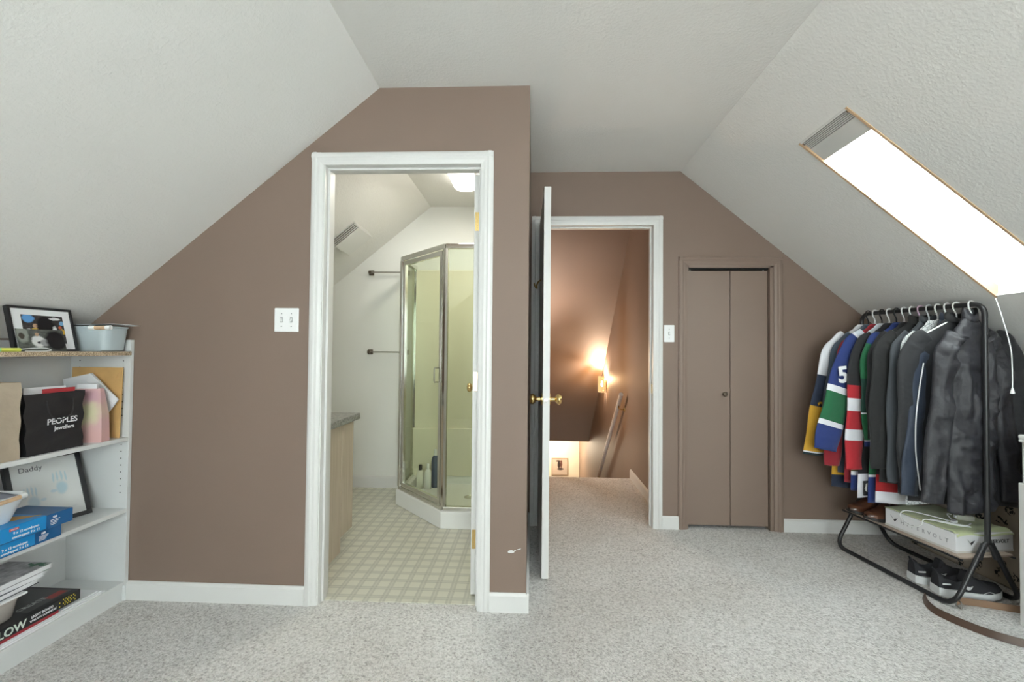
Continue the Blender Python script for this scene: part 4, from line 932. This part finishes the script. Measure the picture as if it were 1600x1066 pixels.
def garment(name, label, cat, Y, L, body, sleeve, ht=.017, wide=1.0, sl_len=.62, flare=.13, yaw=0.0, collar=None, fold=.006, sd=0.0, slw=.058, sides=(-1, 1), neck=.072, dx=0.0, group='clothes on the rack', hem=.25, cuff=None, puff=0.0, relief=.008, res=(44, 64), crs=14):
    t_ = thing(name, label, cat, rl(hw_+dx, Y, BZ-.068), (0, 0, RA+yaw), group)
    tab = [(0, neck), (-.02, neck+.025), (-.06, .150), (-.09, .190), (-.13, .212), (-.22, .208), (-.5, .222), (-L, hem)]
    nr, ng = res; rows = []
    fb1 = make_creases(sd, 9, -.2*wide, .2*wide, -L, -.05, 88, 9, .30, .016); fb2 = make_creases(sd+.5, crs, -.2*wide, .2*wide, -L, -.08, 0, 28, .10, .010)
    for i in range(nr+1):
        z = -L*(i/nr)**1.15; hw = interp(tab, z)*wide; g = min(1, -z/.25); th = ht*(.62+.38*min(1, -z/.12)); ring = []
        for j in range(ng):
            a = 2*PI*j/ng; c_, s_ = math.cos(a), math.sin(a)
            x = hw*math.copysign(abs(c_)**.75, c_); y = th*math.copysign(abs(s_)**.8, s_)*(1-.25*abs(c_)**6)
            y += fold*g*(math.sin(x*34+sd+z*2.2)*.6+math.sin(x*17-sd*1.3-z*4)*.4)
            if s_ < 0: y -= relief*g*(fb1(x, z)+.55*fb2(x, z))*abs(s_)
            if puff: y += math.copysign(puff, s_)*abs(s_)*(abs(math.sin(z*26+sd))-.5)
            ring.append((x, y, z+.006*math.sin(x*20+sd)*(i/nr)**6))
        rows.append(ring)
    b_ = MB().rings(rows).build('torso', body, t_, world=False, smooth='all')
    sls = []
    for sg in sides:
        rows = []; ns, gs = 26, 24
        fs1 = make_creases(sd+sg*.2, 12, -.05, .05, 0, 1, 18*sg, 25, .05, .028); fs2 = make_creases(sd+sg*.3, 3, -.04, .04, 0, 1, 90, 6, .35, .012)
        path = smooth_path([(sg*.150*wide, 0, -.085), (sg*.200*wide, 0, -.125), (sg*(.228*wide+flare*.15), 0, -.21), (sg*(.232*wide+flare*.45), 0, -.085-sl_len*.5), (sg*(.225*wide+flare*.8), 0, -.085-sl_len*.8), (sg*(.215*wide+flare), 0, -.085-sl_len)], 9)
        n_ = len(path)
        for i, p in enumerate(path):
            t__ = (path[min(i+1, n_-1)]-path[max(i-1, 0)]).normalized(); nrm = Vector((-t__.z, 0, t__.x)); f = i/(n_-1)
            w_ = slw*(.75+.35*math.sin(min(1, f*1.6)*PI*.5))*(1-.22*f)+.004*math.sin(f*21+sd); th = ht*(.9-.12*f)
            if cuff and f > .9: w_ *= cuff
            ring = []
            for j in range(gs):
                a = 2*PI*j/gs; c_, s_ = math.cos(a), math.sin(a)
                if s_ < 0: th2 = th+relief*.9*(fs1(c_*.05, f)+fs2(c_*.05, f))
                else: th2 = th
                ring.append(p+nrm*w_*math.copysign(abs(c_)**.85, c_)+Vector((0, th2*s_+fold*.5*math.sin(c_*3+f*16+sd+sg), 0)))
            rows.append(ring)
        sls.append(MB().rings(rows).build('sleeve', sleeve, t_, world=False, smooth='all'))
    if collar:
        cm, ch_ = collar; rows = []
        for (r_, z_) in ((neck*.98, -.016), (neck*1.02, ch_*.5), (neck*.90, ch_), (neck*.80, ch_*.96), (neck*.86, ch_*.3), (neck*.84, -.016)):
            rows.append([(r_*wide*math.cos(2*PI*j/24), min(.022, ht*1.25)*math.sin(2*PI*j/24)*r_/neck, z_+.010*abs(math.cos(2*PI*j/24))-.006-(.030*max(0, -math.sin(2*PI*j/24))**2 if z_ > 0 else 0)) for j in range(24)])
        MB().rings(rows, uv=True).build('collar', cm, t_, world=False, smooth='all')
    return t_, b_, sls
c_ = lambda r, g, b: srgb(r, g, b)
navy, gold, white_c, red_c, blue_c, green_c, blk_c, slate = c_(38, 48, 70), c_(214, 164, 52), c_(222, 222, 228), c_(182, 38, 48), c_(33, 52, 112), c_(26, 96, 60), c_(34, 34, 37), c_(70, 82, 96)
G = {}
def cloth(key, stops, **kw): G[key] = fabric('cloth_'+key, stops, **kw)
cloth('navygold_s', [(0, white_c), (.50, navy), (.66, gold), (.95, white_c), (.965, c_(22, 44, 48))]); cloth('navygold_b', [(0, white_c), (.22, navy), (.86, gold), (.93, navy)])
cloth('slate', [(0, slate)]); cloth('red', [(0, c_(150, 34, 46)), (.4, c_(150, 34, 46))])
cloth('blue_s', [(0, c_(200, 206, 216)), (.13, white_c), (.16, blue_c), (.565, white_c), (.60, green_c), (.76, white_c), (.79, blue_c)]); cloth('blue_b', [(0, c_(200, 206, 216)), (.09, blue_c), (.80, white_c), (.82, green_c), (.9, white_c), (.92, blue_c)])
cloth('hawk_s', [(0, blk_c), (.52, red_c), (.575, white_c), (.635, red_c), (.725, white_c), (.785, red_c)]); cloth('hawk_b', [(0, blk_c), (.85, blk_c), (.88, white_c)])
cloth('bg_s', [(0, blue_c), (.24, green_c), (.52, c_(20, 60, 50)), (.72, white_c), (.73, green_c), (.92, white_c), (.93, blue_c)]); cloth('bg_b', [(0, blue_c), (.72, white_c), (.735, green_c), (.86, white_c), (.875, blue_c)])
cloth('rw_b', [(0, blk_c), (.86, c_(170, 32, 36)), (.945, white_c)]); cloth('rw_s', [(0, blk_c)])
cloth('hood', [(0, c_(30, 30, 31))], wr=.3); cloth('char', [(0, c_(66, 70, 76))], wr=.2)
cloth('navy', [(0, c_(44, 54, 72))], rough=.55, wr=.4); cloth('greyj', [(0, c_(50, 50, 55))], rough=.36, sheen=0, wr=.9, wscale=14); cloth('blackj', [(0, c_(32, 33, 37))], rough=.7, wr=.4)
def printed_shirt():
    m_, nt, b = newmat('white_patterned_cloth'); b.inputs['Roughness'].default_value = .8
    vo = add(nt, 'ShaderNodeTexVoronoi', feature='DISTANCE_TO_EDGE'); vo.inputs['Scale'].default_value = 55; nt.links.new(coords(nt), vo.inputs['Vector'])
    r = ramp(nt, vo.outputs[0], [(.0, (.16, .19, .21, 1)), (.035, (.16, .19, .21, 1)), (.05, (.70, .72, .73, 1))]); nt.links.new(r.outputs[0], b.inputs['Base Color']); return m_
G['print'] = printed_shirt()
WH, BK = 'white_plastic', 'black'
M['pink_pl'] = plain('lavender_plastic', (.62, .42, .58, 1), .35); M['grey_pl'] = plain('grey_plastic', (.55, .58, .60, 1), .35)
sp = .046
Ys = [.632-sp*i for i in range(13)]
j0 = garment('hockey_jersey', 'navy and gold hockey jersey with white shoulders, farthest along the rack', 'jersey', Ys[0], .98, G['navygold_b'], G['navygold_s'], ht=.016, flare=.155, sl_len=.70, sd=.3, fold=.003, slw=.07)
garment('long_sleeve_shirt', 'slate blue-grey long sleeve shirt beside the navy and gold jersey', 'shirt', Ys[1], .88, G['slate'], G['slate'], ht=.016, flare=.10, sl_len=.66, sd=1.1, fold=.003)
garment('hockey_jersey', 'dark red jersey squeezed beside the slate shirt', 'jersey', Ys[2], .92, G['red'], G['red'], ht=.016, flare=.11, sl_len=.74, sd=2.1, fold=.003)
jb = garment('hockey_jersey', 'royal blue jersey with green sleeve band and white number 5', 'jersey', Ys[3], .95, G['blue_b'], G['blue_s'], ht=.0165, flare=0.19, sl_len=0.64, sd=3.0, fold=.003, slw=0.085, relief=0.005)
hk = garment('hockey_jersey', 'black jersey with red and white striped sleeve and white hem', 'jersey', Ys[4], .98, G['hawk_b'], G['hawk_s'], ht=.0165, flare=0.055, sl_len=.74, sd=4.2, fold=.003, relief=0.004)
garment('hockey_jersey', 'blue jersey with a green band between white lines near the hem', 'jersey', Ys[5], 1.00, G['bg_b'], G['bg_s'], ht=.0165, flare=0.0, sl_len=.60, sd=5.1, fold=.003, wide=0.92)
garment('hockey_jersey', 'long dark jersey with a red band above a white hem', 'jersey', Ys[6], .985, G['rw_b'], G['rw_s'], ht=.0165, flare=.02, sl_len=.55, sd=6.2, fold=.003, wide=.92)
garment('hoodie', 'black hooded sweatshirt in the middle of the rack', 'hoodie', Ys[7], .86, G['hood'], G['hood'], ht=.0175, flare=0.035, sl_len=.70, sd=7.4, fold=.004, collar=(G['hood'], .035))
garment('jacket', 'charcoal grey jacket beside the white patterned shirt', 'jacket', Ys[8], .90, G['char'], G['char'], ht=.0175, flare=0.035, sl_len=.76, sd=8.0, fold=.004, wide=0.76, collar=(G['char'], .03))
garment('patterned_shirt', 'white shirt with dark geometric pattern between charcoal and navy jackets', 'shirt', Ys[9], .945, G['print'], G['print'], ht=.0165, flare=-0.06, sl_len=0.3, sd=9.1, fold=.003, wide=0.76)
nj = garment('jacket', 'navy track jacket with thin white piping on the sleeve', 'jacket', Ys[10], .86, G['navy'], G['navy'], ht=.0175, flare=0.11, sl_len=.80, sd=10.2, fold=.004, wide=0.52, collar=(G['navy'], .035))
bj = garment('jacket', 'black jacket with a small white chest logo at the rack post', 'jacket', Ys[11], .92, G['blackj'], G['blackj'], ht=.0165, flare=.02, sl_len=.80, sd=11.5, fold=.003, wide=0.96, yaw=-0.26, dx=0.02, collar=(G['blackj'], .035))
gj = garment('jacket', 'dark grey crinkled shell jacket with upturned collar at the front of the rack', 'jacket', Ys[12]-.022, .93, G['greyj'], G['greyj'], ht=0.03, flare=0.1, sl_len=.80, sd=12.7, fold=.006, wide=0.55, dx=-0.008, slw=0.056, collar=(G['greyj'], .05), puff=0.006, sides=(-1, 1), hem=0.235, relief=0.027, res=(70, 110), crs=40)
hcol = [(BK, 'black plastic hanger holding the navy and gold jersey'), (WH, 'white plastic hanger holding the slate shirt'), (BK, 'black plastic hanger holding the dark red jersey'), (WH, 'white plastic hanger holding the jersey numbered 5'),
        (BK, 'black plastic hanger holding the striped sleeve jersey'), (WH, 'white plastic hanger holding the blue and green jersey'), (WH, 'white plastic hanger holding the white-hemmed jersey'), ('pink_pl', 'lavender plastic hanger holding the black hoodie'),
        ('grey_pl', 'pale grey plastic hanger holding the charcoal jacket'), (WH, 'white plastic hanger holding the patterned shirt'), (WH, 'white plastic hanger holding the navy jacket'), (WH, 'white plastic hanger holding the black jacket'), (WH, 'white plastic hanger holding the dark grey shell jacket')]
for Yv, (mt, lb) in zip(Ys, hcol): hanger(Yv-(.022 if Yv == Ys[12] else 0), -.26 if Yv == Ys[11] else 0, mt, lb, {8: .74, 9: .72, 10: .5, 11: .85, 12: .50}.get(Ys.index(Yv), 1))
# sleeve number, piping, emblem, chest logo
text('5', .125, 'paper', jb[2][0], frame_mtx((-.316, -.0270, -.300), (1, 0, .12), (-.12, 0, 1)), world=False, ext=.003, bold=.004, xs=1.0, name='sleeve_number')
text('2', .09, plain('gold_digit', gold, .7), j0[2][0], frame_mtx((-.330, -.0240, -.50), (1, 0, .2), (-.2, 0, 1)), world=False, ext=.002, bold=.001, name='sleeve_number')
MB().tube(smooth_path([(-.160, -.023, -.22), (-.185, -.023, -.35), (-.205, -.023, -.50), (-.207, -.022, -.66), (-.190, -.021, -.80), (-.182, -.020, -.855)], 6), .003, 6).build('piping', 'paper', nj[2][0], world=False, smooth=True)
em = thing('x', 'x', 'x'); bpy.data.objects.remove(em)
MB().box(-.235, -.150, -.026, -.0225, -.965, -.885).build('hem_emblem', blotch('emblem', (.02, .02, .02, 1), [(.5, .55, .42, .40, (.75, .72, .66, 1)), (.55, .6, .22, .25, (.45, .20, .10, 1)), (.35, .5, .12, .2, (.03, .03, .03, 1)), (.7, .2, .3, .12, WHT)], (0, 2), wob=.25), hk[1], world=False)
text('ARC', .022, plain('logo_grey', (.55, .55, .57, 1), .6), bj[1], frame_mtx((.135, -.0225, -.185), (1, 0, 0), (0, 0, 1)), world=False, ext=.002, bold=.0006)

# ---- things on and under the rack
bx = thing('product_box', 'white cardboard box with grey lettering on the rack tray', 'box', rl(.225, .232, TZ), (0, 0, RA))
hxb, hyb, hzb = .155, .185, .092
M['box_white'] = plain('white_card', (.74, .74, .76, 1), .45)
MB().box(-hxb, hxb, -hyb, hyb, 0, hzb).build('box_body', 'box_white', bx, world=False, bevel=.002)
MB().box(-hxb-.001, hxb+.001, -hyb-.001, hyb+.001, .0, .010).build('box_tray_lip', plain('card_lip', (.60, .58, .55, 1), .6), bx, world=False)
M['ink'] = plain('dark_ink', (.03, .03, .035, 1), .5); M['ink2'] = plain('grey_ink', (.33, .33, .35, 1), .5)
lf = lambda y, z: frame_mtx((-hxb-.0012, y, z), (0, -1, 0), (0, 0, 1)); fr_ = lambda x, z: frame_mtx((x, -hyb-.0012, z), (1, 0, 0), (0, 0, 1))
for i, ch_ in enumerate('HYPERVOLT'): text(ch_, .026, 'ink2' if i > 0 else 'ink2', bx, lf(.085-.0285*i, .045), world=False)
text('HYPERVOLT', .024, 'ink', bx, fr_(.065, .050), world=False, bold=.0003)
def bird(mt_): 
    mb = MB().prism([(-.022, .016), (-.004, -.004), (.002, .002), (.020, .008), (.002, -.014)], lambda p, q, t_: mt_ @ Vector((p, q, t_)), -.0002, .0005); return mb
bird(lf(.130, .050)).build('bird_logo', 'ink', bx, world=False); bird(fr_(-.075, .050)).build('bird_logo', 'ink', bx, world=False)
# pale green cloth draped on the box
M['green_cloth'] = fabric('pale_green_cloth', [(0, c_(196, 204, 160))], wr=.3)
gc = thing('green_cloth', 'pale green cloth spread over the white box', 'cloth', rl(.225, .232, TZ+hzb), (0, 0, RA))
def gfn(u_, v_):
    x = (u_-.5)*2*(hxb-.002); y = (v_-.5)*2*(hyb+.006); z = .007+.004*math.sin(u_*9+v_*4)*math.cos(v_*7)+.003*math.sin(v_*23+u_*6)*(v_ < .35)
    if v_ < .06: z -= (.06-v_)*.30
    if u_ < .08: z -= (.08-u_)*.03
    return (x, y, max(.003, z) if .06 < v_ else z)
MB().grid(gfn, 26, 26).build('cloth_sheet', 'green_cloth', gc, world=False, smooth='all', thick=.003)
BT = TZ+hzb+.014
cbl = MB().tube(smooth_path([rl(*p) for p in ((.185, .16, BT), (.12, .22, BT+.012), (.075, .30, BT+.01), (.066, .325, BT-.02), (.064, .30, BT-.05), (.064, .25, BT-.055), (.066, .21, BT-.03), (.08, .20, BT), (.15, .12, BT), (.20, .09, BT), (.13, .17, BT+.002), (.10, .19, BT+.003), (.17, .10, BT+.004), (.24, .12, BT+.003))], 8), .0028, 6).build('charging_cable', 'white_plastic', smooth=True)
tag(cbl, 'white charging cable looped over the pale green cloth', 'cable')
cb2 = MB().tube(smooth_path([rl(*p) for p in ((.195, .17, BT+.004), (.225, .22, BT+.016), (.255, .225, BT+.012))], 8), .0028, 6).build('charging_cable', 'white_plastic', smooth=True); tag(cb2, 'short white lead running into the power adapter', 'cable')
ad = thing('power_adapter', 'ivory power adapter lying on the pale green cloth', 'charger', rl(.29, .19, BT-.005), (0, 0, RA-.5))
MB().box(-.035, .035, -.018, .018, 0, .026).build('adapter_body', plain('adapter_ivory', (.55, .55, .47, 1), .4), ad, world=False, bevel=.004)
MB().box(-.042, -.035, -.010, .010, .006, .020).build('adapter_socket', 'white_plastic', ad, world=False, bevel=.001)
pl = thing('cable_plug', 'white cable plug lying on the pale green cloth', 'plug', rl(.185, .155, BT-.004), (0, 0, RA+.4))
MB().prism([(-.022, -.008), (.018, -.012), (.022, .006), (-.018, .008)], xy, 0, .014).build('plug_body', 'white_plastic', pl, world=False, bevel=.003)

# shoes
def shoe(name, label, loc, rotz, kind, length=.285, group=None):
    t_ = thing(name, label, 'shoe', loc, (0, 0, rotz), group); Lh = length
    wtab = [(0, .026), (.06, .034), (.2, .036), (.42, .034), (.62, .043), (.75, .047), (.88, .040), (.96, .026), (1, .008)]
    def it(tab, f):
        for (a, va), (b, vb) in zip(tab, tab[1:]):
            if a <= f <= b: q = (f-a)/(b-a); return va+(vb-va)*q*q*(3-2*q)
        return tab[-1][1]
    sole_t = .016 if kind == 'dress' else .030
    hts = [(0, .072), (.10, .080), (.30, .062), (.42, .066), (.52, .074), (.62, .058), (.78, .042), (.92, .032), (1, .012)] if kind == 'dress' else [(0, .085), (.10, .090), (.28, .072), (.40, .088), (.50, .086), (.62, .062), (.78, .044), (.92, .034), (1, .010)]
    n_ = 30; out = []
    # sole
    o1 = []; 
    for i in range(n_+1): f = i/n_; o1.append((f*Lh, it(wtab, f)*1.08+.002))
    ring = [(x-.002, w_) for x, w_ in o1]+[(x-.002, -w_) for x, w_ in reversed(o1)]
    rows = []
    lift = (lambda f: .012*max(0, f-.75)/.25) if kind == 'dress' else (lambda f: .014*max(0, f-.72)/.28+.004*max(0, .1-f)/.1)
    for zf, sc_ in ((0, .95), (.25, 1), (.8, 1), (1, .97)):
        extra = 0
        rows.append([(x, w_*sc_, sole_t*zf*((1.25 if x < Lh*.35 else 1.0) if kind != 'dress' else 1)+lift(x/Lh)*1.0) for x, w_ in ring])
    MB().rings(rows, uv=False).build('sole', 'sole_dark' if kind == 'dress' else 'sole_white', t_, world=False, smooth=True)
    if kind == 'dress': MB().prism([(0, -.030), (.065, -.034), (.065, .034), (0, .030)], xy, -.0002, .006).build('heel_block', 'sole_dark', t_, world=False)
    # upper: half tubes along the length
    rows = []; gs = 16
    for i in range(n_+1):
        f = i/n_; w_ = it(wtab, f); h_ = it(hts, f); zb0 = sole_t*.8+lift(f); ring = []
        for j in range(gs+1):
            a = PI*j/gs; y = w_*math.cos(a); s_ = math.sin(a)
            z = zb0+h_*(s_**.62)
            if .06 < f < .46 and abs(math.cos(a)) < .80:                      # foot opening sinks in
                k_ = (1-(abs(math.cos(a))/.80)**4)*min(1, (f-.06)/.06, (.46-f)/.06); z -= k_*(h_*.72)
            ring.append((f*Lh, y, z))
        rows.append(ring)
    mb = MB(); n0 = 0
    for r_ in rows: mb.v += [Vector(p) for p in r_]
    for i in range(n_):
        for j in range(gs): a = i*(gs+1)+j; mb.f.append((a, a+1, a+gs+2, a+gs+1))
    mb.f.append(tuple(range(gs+1)))
    mb.build('upper', 'leather_brown' if kind == 'dress' else 'knit_black', t_, world=False, smooth=True)
    # lining, tongue, laces
    MB().prism([(Lh*.10, -.018), (Lh*.40, -.018), (Lh*.40, .018), (Lh*.10, .018)], xy, sole_t+.016, sole_t+.022).build('insole', 'lining', t_, world=False)
    if kind == 'dress':
        MB().tube([(Lh*.46, -.030+.06*q/8, sole_t+.072-.024*(abs(q-4)/4)**2) for q in range(9)], .0025, 6).build('throat_seam', 'leather_brown', t_, world=False, smooth=True)
        for q in range(3): MB().tube([(Lh*(.49+.04*q), -.020, sole_t+.058-.008*q), (Lh*(.49+.04*q), 0, sole_t+.070-.010*q), (Lh*(.49+.04*q), .020, sole_t+.058-.008*q)], .0022, 6).build('lace', 'lining', t_, world=False)
    else:
        MB().prism([(Lh*.38, .070), (Lh*.44, .118), (Lh*.47, .122), (Lh*.56, .090), (Lh*.60, .070)], lambda p, q, s_: (p, s_, q), -.020, .020).build('tongue', 'knit_black', t_, world=False, bevel=.004)
        MB().tube(smooth_path([(Lh*.02, -.016, .10), (-.010, 0, .125), (Lh*.02, .016, .10)], 5), .003, 6).build('pull_tab', 'knit_black', t_, world=False, smooth=True)
        for q in range(4):
            f = .50+.055*q; zt_ = .112-.0125*q
            MB().tube([(Lh*f, -.026, zt_-.020), (Lh*f, 0, zt_), (Lh*f, .026, zt_-.020)], .0024, 6).build('lace', 'knit_black', t_, world=False)
        MB().box(Lh*.03, Lh*.15, -.0385, -.034, .060, .066).build('side_stripe', 'sole_white', t_, world=False)
        for sg in (-1,):
            MB().prism([(Lh*.36, .052), (Lh*.40, .060), (Lh*.45, .056), (Lh*.49, .062), (Lh*.45, .045), (Lh*.41, .042)], lambda p, q, s_: (p, s_, q), -.0405, -.0345).build('side_logo', 'sole_white', t_, world=False)
            MB().tube([(Lh*(.62+.20*q/6), -.0475+.0*q, .030+.012*math.sin(PI*q/6)) for q in range(7)], .0014, 5).build('sole_line', 'sole_white', t_, world=False)
    return t_
M['leather_brown'] = plain('brown_leather', (.105, .045, .026, 1), .28, coat=.4, var=.25, vscale=14); M['sole_dark'] = plain('dark_rubber', (.03, .028, .028, 1), .6); M['sole_white'] = plain('white_rubber', (.75, .76, .77, 1), .45)
M['knit_black'] = plain('black_knit', (.025, .025, .030, 1), .85, bscale=300, bstr=.3); M['lining'] = plain('dark_lining', (.02, .024, .045, 1), .8)
shoe('dress_shoe', 'polished brown leather shoe by the far leg of the rack tray', rl(.272, .622, TZ), RA+PI+.13, 'dress', .27, 'brown shoes on the tray')
shoe('dress_shoe', 'polished brown leather shoe beside the white box on the tray', rl(.275, .514, TZ), RA+PI+.15, 'dress', .27, 'brown shoes on the tray')
shoe('sneaker', 'black sneaker with white sole behind its pair under the rack', (1.985, 2.515, 0), -.05, 'sneaker', .285, 'sneakers under the rack')
shoe('sneaker', 'black sneaker with white sole in front of its pair beside the belt', (2.000, 2.392, 0), -.08, 'sneaker', .285, 'sneakers under the rack')

# belt standing on its edge
bt = thing('belt', 'brown leather belt lying in a loop on the carpet at the rack foot', 'belt', (1.95, 2.15, 0))
M['belt'] = plain('belt_leather', (.085, .048, .032, 1), .45, var=.15); M['belt_in'] = plain('belt_suede', (.26, .16, .10, 1), .8)
for bp_, bm_ in (([(2.34, 2.205, 0), (2.22, 2.235, 0), (2.10, 2.275, 0), (2.03, 2.290, 0), (2.005, 2.280, 0)], 'belt_in'), ([(1.895, 2.335, 0), (1.862, 2.285, 0), (1.843, 2.24, 0), (1.838, 2.19, 0), (1.862, 2.12, 0), (1.915, 2.035, 0), (1.985, 1.975, 0), (2.10, 1.91, 0)], 'belt')):
    bpath = smooth_path(bp_, 8); mb = MB(); n_ = len(bpath)
    for i, p in enumerate(bpath):
        t_ = (bpath[min(i+1, n_-1)]-bpath[max(i-1, 0)]).normalized(); s_ = Vector((t_.y, -t_.x, 0)); tl = -.010 if bm_ == 'belt' else .006
        for o_, z in ((-.0018, .0015), (.0018, .0015), (.0018+tl*.8, .031), (-.0018+tl*.8, .031)): mb.v.append(p+s_*o_+Vector((0, 0, z)))
    for i in range(n_-1):
        for j in range(4): a = i*4+j; b = i*4+(j+1) % 4; mb.f.append((a, b, b+4, a+4))
    mb.f += [(3, 2, 1, 0), tuple((n_-1)*4+j for j in range(4))]
    mb.build('strap', bm_, bt)
MB().tube(rr_([(1.998, 2.275, .004), (1.990, 2.240, .004), (1.990, 2.240, .034), (1.998, 2.275, .034), (1.998, 2.275, .004)], .006, 3), .003, 6).build('buckle', 'nickel', bt, smooth=True)
# patterned beige storage box behind the rack
def sprigs():
    m_, nt, b = newmat('sprig_print_cloth'); b.inputs['Roughness'].default_value = .85
    v_ = coords(nt); n1 = noise(nt, v_, 26, 3, .6); vo = add(nt, 'ShaderNodeTexVoronoi'); vo.inputs['Scale'].default_value = 14; nt.links.new(v_, vo.inputs['Vector'])
    near = math_n(nt, 'LESS_THAN', vo.outputs[0], .36); ed = math_n(nt, 'LESS_THAN', math_n(nt, 'ABSOLUTE', math_n(nt, 'SUBTRACT', n1.outputs[0], .52)), .045)
    nt.links.new(mixc(nt, math_n(nt, 'MULTIPLY', near, ed), (.40, .34, .27, 1), (.03, .03, .03, 1)), b.inputs['Base Color']); return m_
sb = thing('fabric_bin', 'beige storage bin with black sprig print between rack and knee wall', 'bin', (2.50, 2.62, 0), (0, 0, math.radians(4)))
MB().box(-.10, .115, -.40, .40, 0, .44).build('bin_body', sprigs(), sb, world=False, bevel=.012); MB().box(-.105, .12, -.405, .405, .44, .47).build('bin_lid', plain('beige_cloth', (.42, .36, .29, 1), .85), sb, world=False, bevel=.008)

# white chest of drawers at the right edge
dc = thing('chest_of_drawers', 'white painted chest of drawers beside the clothes rack', 'dresser', (2.33, 1.80, 0))
MB().box(2.142, 2.56, 1.45, 2.136, 0, .62).build('lower_carcass', 'white', dc, bevel=.004)
MB().box(2.148, 2.56, 1.46, 2.124, .62, .80).build('upper_carcass', 'white', dc, bevel=.003)
MB().box(2.132, 2.57, 1.44, 2.124, .80, .812).build('top_moulding', 'white', dc, bevel=.004); MB().box(2.136, 2.565, 1.445, 2.130, .812, .832).build('top_board', 'white', dc, bevel=.006)
for i in range(3):
    dw = MB().box(2.128, 2.142, 1.48, 2.075, .05+.19*i, .05+.19*i+.18).build('drawer', 'white', dc, bevel=.003)
    for y in (1.62, 1.93): MB().lathe([(.008, 0), (.007, .012), (.015, .020), (.012, .028)], 14, lambda p, y=y, i=i: (2.128-p.z, y+p.x, .14+.19*i+p.y)).build('knob', 'nickel', dw, smooth=True)
